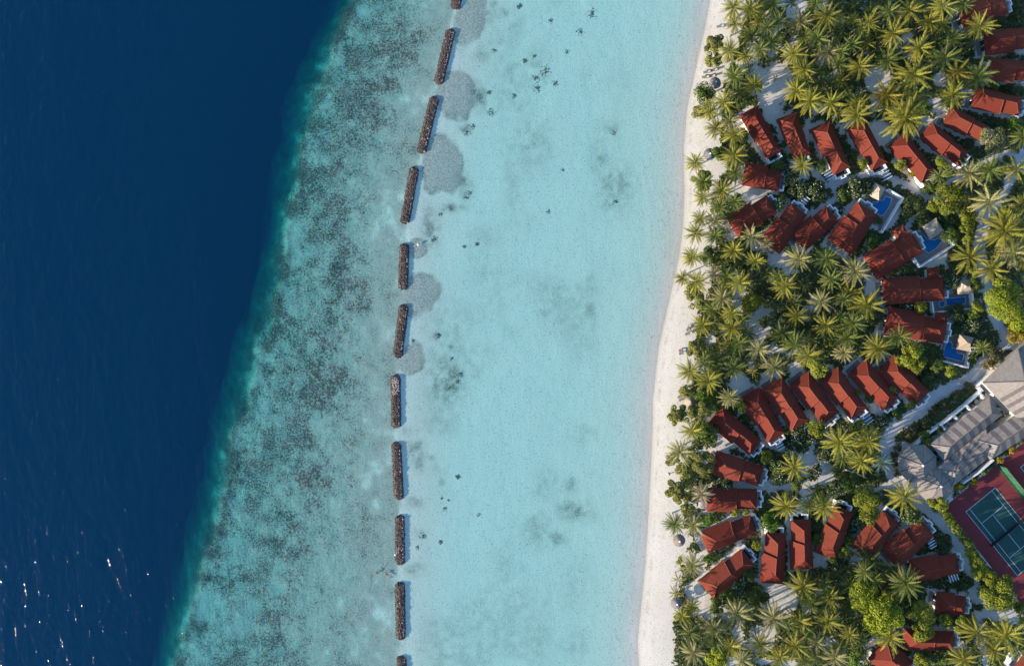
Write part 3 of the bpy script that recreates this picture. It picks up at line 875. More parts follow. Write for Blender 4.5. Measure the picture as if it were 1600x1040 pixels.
gazebo(1459, 357, 32, 4.6, 4.4, thatch_pale, 'grey thatched gazebo by the second pool down')
gazebo(1508.5, 448, 5, 4.2, 4.0, thatch_pale, 'pale grey thatched gazebo by the third pool down')
gazebo(1509, 536, -12, 4.2, 4.2, simple('brown_tan_thatch', (0.38, 0.29, 0.21), 0.95, 0.2, 2.5, 0.6), 'brown thatched gazebo by the lowest pool')

# ------------------------------------------------------------------ spa with grey thatched roofs
spa_thatch = simple('spa_thatch', (0.26, 0.23, 0.205), 0.95, 0.2, 1.4, 0.5)
spa_dark = simple('spa_thatch_dark', (0.14, 0.12, 0.12), 0.95, 0.2, 1.4, 0.5)
def spa_hall(fx, fy, rx, ry, w, ze, label, bands, h0=0.5, h1=0.5):
    A, B = at(fx, fy, GZ + ze), at(rx, ry, GZ + ze)
    d = B - A
    L, W = d.length, w * (H - GZ - ze) / F
    rz = math.atan2(d.y, d.x)
    root = tag(empty('spa_hall', (A.x, A.y, GZ), rz), label, 'building', 'spa halls')
    FOOT.append(((A.x + B.x) / 2, (A.y + B.y) / 2, math.cos(rz), math.sin(rz), L / 2, W / 2))
    MB().box(L / 2, 0, 0, L - 1.4, W - 1.4, ze - 0.26).obj('wall', wall_mat, root)
    tp = 0.58
    v, f, caps = hip(0, L, W, 0, ze, tp, W * h0, W * h1, 0.25)
    rf = link('roof', mesh('roof', v, f, spa_thatch), root)
    mb = MB()
    for a, b in caps: mb.tube([a, b], [0.14, 0.14], 4)
    mb.obj('ridge_cap', spa_dark, rf)
    x0, x1 = W * h0 + 0.3, L - W * h1 - 0.3
    n = max(1, int((x1 - x0) / 2.6))
    off = 0.035
    nz = 1 / math.sqrt(1 + tp * tp)
    for s in (-1, 1):
        for i in range(n if bands else 0):
            a = x0 + (x1 - x0) * (i + 0.2) / n
            b = a + (x1 - x0) / n * 0.42
            vs = []
            for (yy, zz) in ((s * W / 2 * 0.985, ze + W / 2 * tp * 0.015), (s * 0.2, ze + (W / 2 - 0.2) * tp)):
                for lift in (0.0, off):
                    for xx in (a, b):
                        vs.append((xx, yy + s * lift * tp * nz, zz + lift * nz + 0.002))
            fs = [(2, 3, 7, 6), (0, 2, 6, 4), (1, 5, 7, 3), (0, 1, 3, 2), (4, 6, 7, 5)]
            link('thatch_band', mesh('thatch_band', vs, fs, spa_dark), rf)
    return root
spa_hall(1563, 571, 1680, 692, 76, 4.2, 'largest spa hall with pale striped thatch at the right edge', True, 0.42, 0.42)
spa_hall(1566, 588, 1625, 540, 40, 3.4, 'small thatched spa wing above the largest hall', False, 0.5, 0.1)
spa_hall(1465, 707, 1556, 634, 34, 3.2, 'long narrow spa hall with striped thatch beside the white wall', True)
spa_hall(1474, 747, 1552, 685, 38, 3.2, 'long spa hall with striped thatch nearest the tennis court', True)
spa_hall(1538, 703, 1622, 647, 37, 3.9, 'tall spa hall with striped thatch above the court divider', True, 0.45, 0.4)
def spa_cone(px, py, rpx, label):
    zt = 5.6
    T = at(px, py, GZ + zt)
    R = rpx * (H - 5) / F
    root = tag(empty('spa_rotunda', (T.x, T.y, GZ)), label, 'building', 'spa rotundas')
    n = 8
    v = [(R * math.cos(6.2832 * (i + .5) / n), R * math.sin(6.2832 * (i + .5) / n), 2.75) for i in range(n)]
    v += [(x, y, 3.0) for x, y, _ in v] + [(0, 0, zt)]
    f = [tuple(range(n - 1, -1, -1))] + [(i, (i + 1) % n, n + (i + 1) % n, n + i) for i in range(n)] + [(n + i, n + (i + 1) % n, 2 * n) for i in range(n)]
    rf = link('roof', mesh('roof', v, f, spa_thatch), root)
    for i in range(n):
        MB().tube([v[n + i], v[2 * n]], [0.17, 0.12], 4).obj('hip_cap', spa_dark, rf)
    MB().tube([(0, 0, zt - 0.1), (0, 0, zt + 0.15), (0, 0, zt + 0.5)], [0.32, 0.36, 0.08], 8).obj('finial', white_paint, rf)
    pts = [(0.8 * R * math.cos(6.2832 * (i + .5) / n), 0.8 * R * math.sin(6.2832 * (i + .5) / n)) for i in range(n)]
    MB().prism(pts, 0, 2.74).obj('wall', wall_mat, root)
    FOOT.append((T.x, T.y, 1, 0, R, R))
spa_cone(1442, 727, 32, 'eight-sided spa rotunda by the bend of the road')
spa_cone(1471, 760, 30, 'eight-sided spa rotunda beside the red court')
LANDMARKS += [(1442, 727, 'spa rotunda by the road bend'), (1471, 760, 'spa rotunda beside the red court'), (1590, 620, 'largest spa hall'), (1505, 672, 'long narrow spa hall')]
def garden_wall(pts, z1, label, th=0.4):
    return tag(MB().wall([tuple(at(x, y, GZ + z1).xy) for x, y in pts], th, GZ - 0.2, GZ + z1).obj('garden_wall', white_paint), label, 'wall', 'white spa walls')
garden_wall([(1431, 695), (1450, 678), (1480, 657), (1510, 632), (1535, 610), (1528, 602), (1538, 594)], 2.0, 'long white spa wall beside the road', 0.55)
for a, b, l in (((1470, 663), (1477, 671), 'lowest'), ((1492, 650), (1497, 655), 'second'), ((1510, 632), (1517, 640), 'third'), ((1531, 613), (1538, 622), 'topmost')):
    garden_wall([a, b], 2.2, l + ' white stub wall between the long wall and narrow hall', 0.5)
garden_wall([(1505, 755), (1530, 738), (1552, 719), (1548, 716)], 2.0, 'white wall between the spa and the red court', 0.45)
garden_wall([(1476, 779), (1490, 768)], 2.0, 'short white wall below the lower spa rotunda', 0.45)

# ------------------------------------------------------------------ tennis courts
red_court = simple('red_court', (0.215, 0.040, 0.045), 0.85, 0.10, 0.3, 0.05)
green_court = simple('green_court', (0.030, 0.090, 0.080), 0.85, 0.10, 0.3, 0.05)
line_mat = simple('line_paint', (0.72, 0.74, 0.74), 0.8, 0.06, 2.0)
net_mat = simple('dark_net', (0.02, 0.025, 0.03), 0.9, 0.2, 3.0)
fence_mat = simple('green_screen', (0.03, 0.105, 0.058), 0.8, 0.3, 1.2)
C0, C1 = at(1509, 799, GZ), at(1555.3, 761.5, GZ)
ud = (C1 - C0).normalized()
vd = Vector((ud.y, -ud.x, 0))
cw = (C1 - C0).length
ang = math.atan2(ud.y, ud.x)
o = C0 - ud * 4.3 - vd * 5.0
pts = [o, o + ud * 44.0, o + ud * 44.0 + vd * 37, o + vd * 37]
tag(MB().prism([(p.x, p.y) for p in pts][::-1], GZ - 0.3, GZ + 0.03).obj('court_surround', red_court), 'dark red surround of the tennis courts', kind='structure')
COURT = (o, ud, vd, 44.0, 37.0)
def court(org, label):
    root = tag(empty('tennis_court', (org.x, org.y, GZ), ang), label, 'tennis court', 'tennis courts')
    # local: x across the baseline, -y down the court
    Wc, Lc = cw, 23.8
    MB().box(Wc / 2, -Lc / 2, 0.031, Wc, Lc, 0.036).obj('playing_surface', green_court, root)
    def ln(x0, y0, x1, y1, t=0.11):
        MB().box((x0 + x1) / 2, -(y0 + y1) / 2, 0.037, abs(x1 - x0) + t, abs(y1 - y0) + t, 0.042).obj('line', line_mat, root)
    s = Wc * 0.125
    ln(0, 0, Wc, 0, .14); ln(0, Lc, Wc, Lc, .14)
    for x in (0, Wc): ln(x, 0.2, x, Lc - 0.2)
    for x in (s, Wc - s): ln(x, 0.2, x, Lc - 0.2)
    for y in (5.5, Lc - 5.5): ln(s + 0.2, y, Wc - s - 0.2, y)
    ln(Wc / 2, 5.7, Wc / 2, Lc - 5.7)
    nt = MB().box(Wc / 2, -Lc / 2, 0.08, Wc + 1.6, 0.05, 1.0).obj('net', net_mat, root)
    MB().box(Wc / 2, -Lc / 2, 1.0, Wc + 1.6, 0.09, 1.06).obj('net_tape', net_mat, nt)
    for x in (-0.8, Wc + 0.8):
        MB().tube([(x, -Lc / 2, 0.03), (x, -Lc / 2, 1.1)], [0.05, 0.05]).obj('net_post', net_mat, root)
court(C0, 'dark green tennis court with white lines left of the divider')
court(C0 + ud * 20.4 + vd * 0.0, 'dark green tennis court cut by the right edge of photo')
LANDMARKS.append((1553, 830, 'tennis court'))
# the green screen that divides the two courts
f0 = C0 + ud * (cw + 4.0) - vd * 4.8
root = tag(empty('court_fence', (f0.x, f0.y, GZ), ang), 'tall green screen fence dividing the two tennis courts', 'fence')
for i in range(9):
    MB().box(0.75, -0.4 - i * 3.6, 0, 0.09, 0.09, 3.2).obj('post', net_mat, root)
    if i < 8:
        MB().box(0.75, -0.4 - i * 3.6 - 1.8, 0.06, 0.03, 3.5, 3.05).obj('screen_panel', fence_mat, root)
MB().box(0.75, -14.8, 0.032, 1.3, 29.0, 0.06).obj('turf_strip', fence_mat, root)

# ------------------------------------------------------------------ roads and paths
path_mat = simple('compacted_sand', (0.58, 0.56, 0.53), 0.9, 0.08, 0.5, 0.25, bscale=3.0)
PATHS = []
def smooth_line(pts, n=6):
    P = [Vector(p) for p in pts]
    P = [P[0] * 2 - P[1]] + P + [P[-1] * 2 - P[-2]]
    out = []
    for i in range(1, len(P) - 2):
        for k in range(n):
            t = k / n
            a, b, c, d = P[i - 1], P[i], P[i + 1], P[i + 2]
            out.append(0.5 * ((2 * b) + (c - a) * t + (2 * a - 5 * b + 4 * c - d) * t * t + (3 * b - a - 3 * c + d) * t ** 3))
    return out + [P[-2]]
def path(name, pts, wpx, label, lift):
    P = smooth_line([tuple(at(x, y, GZ).xy) for x, y in pts])
    vs, fs = [], []
    hw = wpx * (H - GZ) / F / 2
    for i, p in enumerate(P):
        d = (P[min(i + 1, len(P) - 1)] - P[max(i - 1, 0)]).normalized()
        nrm = Vector((-d.y, d.x))
        k1, k2 = hw * (1 + (random.random() - .5) * .14), hw * (1 + (random.random() - .5) * .14)
        a, b = p + nrm * k1, p - nrm * k2
        vs += [(a.x, a.y, GZ + lift), (b.x, b.y, GZ + lift)]
        PATHS.append((p.x, p.y, hw + 0.3))
    for i in range(len(P) - 1):
        fs.append((2 * i, 2 * i + 1, 2 * i + 3, 2 * i + 2))
    tag(link(name, mesh(name, vs, fs, path_mat)), label, kind='structure')
path('road', [(1640, 540), (1590, 528), (1562, 548), (1538, 566), (1520, 588), (1492, 602), (1455, 622), (1432, 645), (1400, 664), (1384, 686), (1386, 712), (1394, 745), (1420, 775), (1450, 795), (1476, 822), (1500, 855), (1516, 890), (1524, 930), (1545, 955), (1580, 962), (1640, 985)], 19, 'pale sand road winding past the spa and court', 0.020)
path('lane', [(1600, 240), (1566, 300), (1545, 335), (1530, 372), (1532, 410), (1542, 450), (1552, 490), (1572, 530)], 18, 'pale sand lane on the right going down to the road', 0.012)
path('footpath', [(1600, 268), (1578, 240), (1520, 262), (1476, 290), (1458, 312), (1430, 298), (1400, 282), (1370, 272), (1325, 280), (1300, 290), (1285, 284), (1262, 262), (1240, 262), (1232, 238), (1218, 215)], 9, 'grey footpath behind the top fan of villas', 0.008)
path('footpath', [(1300, 290), (1304, 310), (1280, 330), (1262, 350), (1245, 372)], 7, 'grey footpath between villas of the second row', 0.006)
path('footpath', [(1196, 762), (1232, 760), (1262, 756), (1290, 746), (1296, 730), (1276, 716), (1250, 712), (1215, 700), (1196, 686), (1182, 668)], 9, 'grey footpath looping around the flowering shrubs', 0.010)
path('footpath', [(1290, 746), (1320, 755), (1352, 764), (1388, 758)], 9, 'grey footpath from the shrub loop to the road', 0.014)
path('footpath', [(1264, 708), (1270, 690), (1262, 672), (1250, 655), (1228, 615)], 6, 'thin grey footpath up between middle-row villas', 0.004)
path('footpath', [(1396, 664), (1370, 648), (1352, 628), (1330, 600)], 6, 'thin grey footpath between the last middle-row villas', 0.004)
path('footpath', [(1366, 440), (1395, 392), (1420, 350), (1446, 322)], 8, 'grey footpath between the upper two pool walls', 0.005)
path('footpath', [(1524, 930), (1530, 985), (1540, 1030), (1545, 1060)], 13, 'grey path running off the bottom edge of photo', 0.016)
# ------------------------------------------------------------------ plants
def leaf_material(name, trans=0.3, rough=0.45, spec=0.35, vs=1.1):
    t = NT(name)
    oi = t.n('ObjectInfo')
    k = t.rng(t.noise(vs, 2.0, 0.6), 0.3, 0.7, 0.68, 1.25)
    c = t.n('VectorMath', {0: oi.outputs['Color'], 'Scale': k}, operation='SCALE').outputs[0]
    p = t.bsdf(c, rough, None, spec)
    tc = t.mix(0.35, c, (0.30, 0.30, 0.02))
    tl = t.n('BsdfTranslucent', {'Color': tc}).outputs[0]
    return t.done(t.n('MixShader', {0: trans, 1: p, 2: tl}).outputs[0])
frond_mat = leaf_material('palm_frond', 0.28, 0.5, 0.22, 0.8)
leaf_mat = leaf_material('broad_leaf', 0.25, 0.55, 0.3, 1.4)
needle_mat = leaf_material('feathery_leaf', 0.35, 0.7, 0.2, 1.0)
flower_mat = simple('white_flower', (0.80, 0.78, 0.68), 0.8, 0.05, 3.0)
bark_mat = simple('palm_bark', (0.25, 0.21, 0.17), 0.9, 0.3, 2.0, 0.4)

def frond_mesh(i, droop, curl, seed):
    """a feather frond one unit long: arched midrib with drooping leaflets"""
    r = random.Random(seed)
    def rib(t):
        a = droop * t
        # integrate an arc whose slope grows toward the tip
        x = math.sin(a) / droop if droop > 1e-3 else t
        z = -(1 - math.cos(a)) / droop if droop > 1e-3 else 0
        return Vector((x, curl * t * t, z)), a
    v, f = [], []
    n = 4
    for k in range(n + 1):
        p, a = rib(k / n)
        w = 0.016 * (1 - 0.75 * k / n)
        v += [tuple(p + Vector((0, w, 0.004))), tuple(p + Vector((0, -w, 0.004)))]
        if k:
            m = len(v)
            f.append((m - 4, m - 3, m - 1, m - 2))
    nl = 11
    for k in range(nl):
        t = 0.14 + 0.86 * (k + 0.5) / nl
        p, a = rib(t)
        fwd = Vector((math.cos(a), 2 * curl * t, -math.sin(a)))
        ln = 0.165 * math.sin(math.pi * min(1, 0.22 + 0.72 * t)) * (0.85 + r.random() * 0.3)
        for s in (-1, 1):
            sp = math.radians(52 - 22 * t + r.uniform(-6, 6))
            dr = math.radians(28 + r.uniform(-10, 14))
            d = fwd * math.cos(sp) + Vector((0, s, 0)) * math.sin(sp) * math.cos(dr) + Vector((0, 0, -1)) * math.sin(sp) * math.sin(dr)
            w = 0.048
            a0, a1 = p - fwd * w * 0.7, p + fwd * w * 0.7
            tip = p + d * ln
            m = len(v)
            v += [tuple(a0), tuple(a1), tuple(tip + fwd * w * 0.35), tuple(tip - fwd * w * 0.25)]
            f.append((m, m + 1, m + 2, m + 3) if s < 0 else (m + 3, m + 2, m + 1, m))
    return mesh('frond', v, f, frond_mat)
FRONDS = [[frond_mesh(i, d, c, 40 + i * 7 + j) for j, c in enumerate((-0.10, 0.0, 0.10))] for i, d in enumerate((0.5, 0.85, 1.25))]

# crops of the photo in which crowns were measured: origin; crowns as x, y, radius, tone in crop pixels (5.714 per photo pixel)
PALMS = {
 (1040, 0): '605 70 110 y;750 85 105 y;960 40 110 g;1435 145 120 y;1200 200 110 p;840 185 75 y;1010 190 80 g;620 215 80 y;1235 320 90 g;570 450 110 y;845 440 100 g;1140 480 110 y;1450 470 115 p;720 500 80 y;1235 620 110 y;610 680 100 g;790 760 110 y;1165 810 115 y;1290 900 110 y;1480 920 120 y;1560 720 80 y;520 910 110 y;380 960 90 y;740 610 75 d;1530 270 85 g;985 700 40 g;1340 40 80 g;1120 30 80 d;1385 640 70 d',
 (1320, 0): '580 95 140 y;870 60 120 y;1050 50 85 g;90 40 80 d;350 30 110 d;70 180 75 y;215 210 100 y;755 200 90 y;430 300 130 y;660 430 130 y;1200 235 130 y;960 350 90 g;380 540 120 g;130 590 130 y;895 520 130 g;610 670 150 y;1000 650 110 o;1190 680 140 g;370 850 130 o;640 850 110 g;960 850 130 y;110 940 115 y;560 1000 150 y;60 400 90 g;200 390 80 y;1150 370 80 d;700 30 70 d;520 420 70 d;300 420 70 d;830 330 70 d',
 (1040, 170): '400 30 90 y;445 170 90 y;610 230 110 y;615 420 120 y;265 480 85 y;620 570 100 g;500 730 110 y;330 790 75 y;310 980 90 y;440 1000 90 p;1225 500 105 y;480 880 90 g;570 110 75 p;340 650 85 g;560 960 80 d',
 (1320, 170): '540 90 160 y;110 60 110 y;1290 540 130 g;1110 580 130 p;1530 540 120 y;1290 830 130 p;1580 860 115 y;1430 1000 105 y;850 600 80 g;930 560 60 g;1590 250 90 g',
 (1040, 340): '270 140 90 y;440 160 100 g;770 170 100 p;905 230 65 p;610 290 110 y;235 350 95 y;805 390 90 y;1195 370 115 p;1440 370 120 g;150 540 75 y;280 570 100 y;440 500 80 b;660 580 110 y;1070 610 110 y;505 720 110 p;1390 750 100 p;1480 550 110 g;1590 730 85 g;330 960 100 y;590 850 90 y;600 980 110 y;1170 880 100 y;1430 960 120 y;880 480 105 d;1240 590 90 d;1300 870 80 d;1560 880 80 g',
 (1320, 340): '90 480 130 p;1420 120 170 y;1500 310 140 p;1110 350 150 y;1310 460 110 y;30 680 100 y;200 780 130 y;70 940 110 g;1590 130 90 g;1600 380 100 y;150 900 80 d',
 (1040, 510): '560 170 80 y;830 200 110 p;1160 160 110 g;1040 60 100 g;1275 260 110 y;1590 230 90 p;970 360 115 p;215 400 110 y;385 480 100 y;430 310 100 g;610 370 110 g;780 400 55 y;570 630 100 p;240 930 110 y;1420 60 95 d;1290 110 90 d;700 280 80 d;1500 20 80 d',
 (1320, 510): '290 190 140 y;490 90 110 g;200 1000 120 y;1230 190 70 g',
 (1040, 680): '130 150 110 p;325 520 90 b;1150 280 110 y;1080 630 130 y;1410 640 130 y;1550 60 130 y;80 790 100 g;250 800 110 p;1330 520 90 d',
 (1320, 680): '215 60 110 y;150 230 120 y;530 540 150 y;330 240 85 f',
 (1040, 858): '240 140 100 p;110 270 60 y;85 390 60 o;240 510 85 y;150 590 80 y;220 740 90 g;430 710 130 p;250 920 100 p;640 570 120 p;960 610 130 p;580 860 110 y;840 840 110 y;1230 330 130 y;1460 430 120 y;1300 490 90 g;1200 640 120 y;1450 640 120 y;1160 860 110 y;1350 830 100 p;680 980 110 p;1020 960 110 y;1510 960 110 p;1550 220 85 d;1240 990 90 g;780 640 80 d;1330 660 80 d;1590 560 80 d;1580 800 80 d;320 640 60 d',
 (1320, 858): '230 110 150 d;540 300 130 g;260 270 80 y;400 780 120 y;40 760 90 y;1190 740 140 y;1440 760 170 y;1060 980 120 y;440 200 110 d;90 220 100 d;60 480 80 d;1330 900 110 y;1540 900 90 g',
}
TONE = {'y': ((0.262, 0.245, 0.034), 'yellow-green'), 'g': ((0.140, 0.170, 0.034), 'mid-green'), 'p': ((0.31, 0.285, 0.11), 'pale straw-green'), 'o': ((0.270, 0.215, 0.022), 'golden-green'),
        'd': ((0.085, 0.112, 0.030), 'dark green'), 'b': ((0.36, 0.29, 0.17), 'bleached straw'), 'f': ((0.10, 0.17, 0.14), 'bluish-green')}
palms = []
for (ox, oy), txt in PALMS.items():
    for rec in txt.split(';'):
        x, y, r, tn = rec.split()
        palms.append((ox + float(x) / 5.714, oy + float(y) / 5.714, float(r) / 5.714, tn))
prnd = random.Random(21)
plant_list = []      # (object, px, py, noun, colour words)
GOLD = 2.399963
def build_palm(px, py, rpx, tn):
    dark = tn == 'd'
    small = rpx < 11
    h = prnd.uniform(2.2, 3.2) if rpx < 8 else prnd.uniform(4.5, 6.0) if (dark or small) else prnd.uniform(7.0, 10.0) + (rpx - 18) * 0.12
    C = at(px, py, GZ + h)
    sea_side = px < np.interp(py, PYS, SHO) + 75
    lean = Vector((prnd.uniform(0.8, 2.6) if sea_side else prnd.uniform(-1.3, 1.3), prnd.uniform(-1.1, 1.1), 0)) * (0.4 if small else 1)
    bx, by = C.x + lean.x, C.y + lean.y
    b0 = gz(bx, by)
    root = empty('palm_tree', (bx, by, b0))
    top = Vector((C.x - bx, C.y - by, GZ + h - b0))
    pts, rads = [], []
    for k in range(6):
        t = k / 5
        pts.append((top.x * t ** 1.6, top.y * t ** 1.6, top.z * t - 0.15 * (1 - t)))
        rads.append((0.24 - 0.11 * t ** 0.5) if not small else 0.11)
    MB().tube(pts, rads, 6).obj('trunk', bark_mat, root)
    R = rpx * (H - GZ - h) / F * prnd.uniform(0.95, 1.18)
    base, _ = TONE[tn]
    n = 13 if small else (20 if dark else prnd.randint(31, 38))
    a0 = prnd.random() * 6.28
    lush = prnd.uniform(0.82, 1.18)
    aged = prnd.choice((0.3, 0.7, 1.3))
    gap = prnd.random() * 6.28
    skirt = prnd.uniform(-0.75, -0.35)
    for k in range(n):
        t = (k + 0.5) / n
        pitch = 1.15 - (1.15 - skirt) * t ** 0.85 + prnd.uniform(-0.15, 0.15)
        i = 0 if t < 0.3 else (1 if t < 0.75 else 2)
        if pitch < 0: i = min(i, 1)
        me = FRONDS[i][prnd.randrange(3)]
        o = bpy.data.objects.new('frond', me)
        COL.objects.link(o)
        o.parent = root
        o.location = top
        o.rotation_euler = (prnd.uniform(-0.35, 0.35), -pitch, a0 + k * GOLD + prnd.uniform(-0.2, 0.2))
        L = R * prnd.uniform(0.98, 1.28) * (0.85 if t < 0.15 else 1)
        o.scale = (L, L * prnd.uniform(0.85, 1.1), L)
        j = prnd.uniform(0.78, 1.22) * lush
        old = max(0, t - 0.6) * 1.6 * prnd.random() ** 1.5 * aged
        col = [base[q] * j * (1 - old) + (0.26, 0.19, 0.09)[q] * old for q in range(3)]
        o.color = (col[0], col[1], col[2], 1)
    if not small and not dark:
        mb = MB()
        for q in range(7):
            a = q * 0.9 + a0
            s = Vector((math.cos(a) * 0.26, math.sin(a) * 0.26, -0.22 - 0.08 * (q % 2)))
            mb.tube([top + s - Vector((0, 0, .14)), top + s, top + s + Vector((0, 0, .14))], [0.05, 0.13, 0.05], 5)
        tag(mb.obj('coconuts', nut_mat, root), kind='stuff')
    plant_list.append((root, px, py, 'coconut palm' if not small else 'small young palm', TONE[tn][1]))
    return root
nut_mat = simple('coconut_husk', (0.16, 0.13, 0.05), 0.7, 0.3, 3.0)
# the darker, lower crowns that fill the groves between the tall palms
CLEAR = [(1214, 125, 26), (1205, 155, 24), (1235, 65, 10), (1250, 10, 12), (1370, 125, 22), (1470, 125, 14), (1460, 165, 14), (1206, 178, 18), (1124, 262, 14), (1170, 305, 14), (1218, 405, 15), (1155, 455, 12), (1190, 500, 22), (1154, 598, 17),
         (1206, 587, 14), (1242, 575, 12), (1110, 530, 10), (1215, 935, 32), (1190, 998, 22), (1085, 922, 18), (1100, 950, 18), (1240, 20, 14), (1260, 730, 16), (1290, 740, 18), (1372, 208, 22), (1445, 195, 14), (1360, 452, 12), (1330, 190, 12), (1080, 690, 10), (1190, 875, 10), (1280, 880, 14), (1335, 875, 10)]
def open_ground(px, py, pad):
    w = at(px, py, GZ)
    if any((px - a) ** 2 + (py - b) ** 2 < (r + pad) ** 2 for a, b, r in CLEAR): return False
    for (fx, fy, c, s_, hl, hw) in FOOT:
        lx, ly = (w.x - fx) * c + (w.y - fy) * s_, -(w.x - fx) * s_ + (w.y - fy) * c
        if abs(lx) < hl + 3 and abs(ly) < hw + 2: return False
    if any((w.x - a) ** 2 + (w.y - b) ** 2 < (h + 2) ** 2 for a, b, h in PATHS): return False
    for dk in DECKS:
        if any(math.dist((w.x, w.y), p) < 5 for p in dk): return False
    o_, ud_, vd_, lu, lv = COURT
    cu, cv = (Vector((w.x, w.y, 0)) - Vector((o_.x, o_.y, 0))).dot(ud_), (Vector((w.x, w.y, 0)) - Vector((o_.x, o_.y, 0))).dot(vd_)
    return not (-2 < cu < lu and -2 < cv < lv)
frnd = random.Random(77)
fill, tries = [], 0
while len(fill) < 62 and tries < 6000:
    tries += 1
    px, py = frnd.uniform(1100, 1598), frnd.uniform(4, 1036)
    if px < np.interp(py, PYS, SHO) + 70: continue
    near = sorted(math.hypot(px - p[0], py - p[1]) for p in palms + fill)
    if near[0] < 13 or near[2] > 36: continue
    if not open_ground(px, py, 8): continue
    fill.append((px, py, frnd.uniform(14, 19), frnd.choice('ddgg')))
palms += fill
for rec in palms:
    build_palm(*rec)

# ---- broad-leaved, feathery and flowering trees and shrubs
def crown_mesh(kind, R, n, seed):
    r = np.random.default_rng(seed)
    nl = {'dome': 15, 'feather': 22, 'flower': 16}[kind]
    lumps = []
    for i in range(nl):
        a = r.random() * 6.283
        d = math.sqrt(r.random()) * R * (0.84 if kind == 'feather' else 0.72)
        h = R * (0.62 * (1 - (d / R) ** 2) + r.uniform(-0.1, 0.22)) * (0.85 if kind != 'feather' else 0.8)
        lumps.append((d * math.cos(a), d * math.sin(a), h, R * (r.uniform(0.18, 0.32) if kind == 'feather' else r.uniform(0.24, 0.44))))
    v, f = [], []
    size = {'dome': 0.42, 'feather': 0.62, 'flower': 0.46}[kind] * (0.8 if R < 2 else 1.0)
    pos = []
    for i in range(n):
        l = lumps[r.integers(nl)]
        u = r.normal(size=3)
        u[2] = abs(u[2]) * 0.9 - 0.25 if r.random() < 0.85 else u[2]
        u /= np.linalg.norm(u) + 1e-6
        rad = l[3] * (0.72 + 0.38 * r.random())
        p = np.array(l[:3]) + u * rad * np.array([1, 1, 0.8])
        if p[2] < 0.1: p[2] = 0.1 + r.random() * 0.3
        nrm = u + r.normal(size=3) * (0.5 if kind == 'dome' else 0.7) + np.array([0, 0, 0.35])
        nrm /= np.linalg.norm(nrm)
        t1 = np.cross(nrm, r.normal(size=3))
        t1 /= np.linalg.norm(t1) + 1e-6
        if kind == 'feather':                      # long soft sprays pointing out and up
            t1 = np.cross(u, r.normal(size=3)) + u * 0.35 + r.normal(size=3) * 0.2
            t1 /= np.linalg.norm(t1)
        t2 = np.cross(nrm, t1)
        t2 /= np.linalg.norm(t2) + 1e-6
        s = size * r.uniform(0.65, 1.25)
        w = s * (0.22 if kind == 'feather' else 0.36)
        m = len(v)
        v += [tuple(p - t1 * s * 0.5), tuple(p - t2 * w), tuple(p + t1 * s * 0.5), tuple(p + t2 * w)]
        f.append((m, m + 1, m + 2, m + 3))
        pos.append((p, nrm))
    cm = mesh('crown', v, f, needle_mat if kind == 'feather' else leaf_mat)
    fm = None
    if kind == 'flower':
        v, f = [], []
        for p, nrm in [q for q in pos if q[0][2] > R * 0.35][: max(14, int(n * 0.055))]:
            c = p + np.array([0, 0, 0.14])
            s = 0.11 * r.uniform(0.6, 1.2)
            m = len(v)
            v += [(c[0] - s, c[1], c[2]), (c[0], c[1] - s, c[2]), (c[0] + s, c[1], c[2]), (c[0], c[1] + s, c[2]), (c[0], c[1], c[2] + s * 0.6)]
            f += [(m, m + 1, m + 4), (m + 1, m + 2, m + 4), (m + 2, m + 3, m + 4), (m + 3, m, m + 4)]
        fm = mesh('flowers', v, f, flower_mat)
    tb = MB()
    base = Vector((0, 0, -R * 0.35 - 1.0))
    tb.tube([base, (0.05 * R, 0, -0.1 * R), (0, 0, 0.3 * R)], [0.09 * R + 0.04, 0.07 * R + 0.03, 0.04 * R], 6)
    for l in lumps[:6]:
        tb.tube([(0.03 * R, 0, -0.1 * R), (l[0] * 0.5, l[1] * 0.5, l[2] * 0.45), (l[0], l[1], l[2])], [0.05 * R, 0.035 * R, 0.015 * R], 4)
    return cm, fm, tb.me('trunk', bark_mat)
SIZES = [(1.1, 420), (1.9, 900), (3.0, 2000), (4.6, 4200), (6.6, 7500)]
CROWNS = {}
for ki, kind in enumerate(('dome', 'feather', 'flower')):
    for si, (R, n) in enumerate(SIZES):
        if kind == 'flower' and si > 2: continue
        if kind == 'feather' and si > 3: continue
        CROWNS[kind, si] = [crown_mesh(kind, R, int(n * (1.7 if kind == 'feather' else 1.1)), 900 + ki * 50 + si * 5 + q) for q in range(3)]

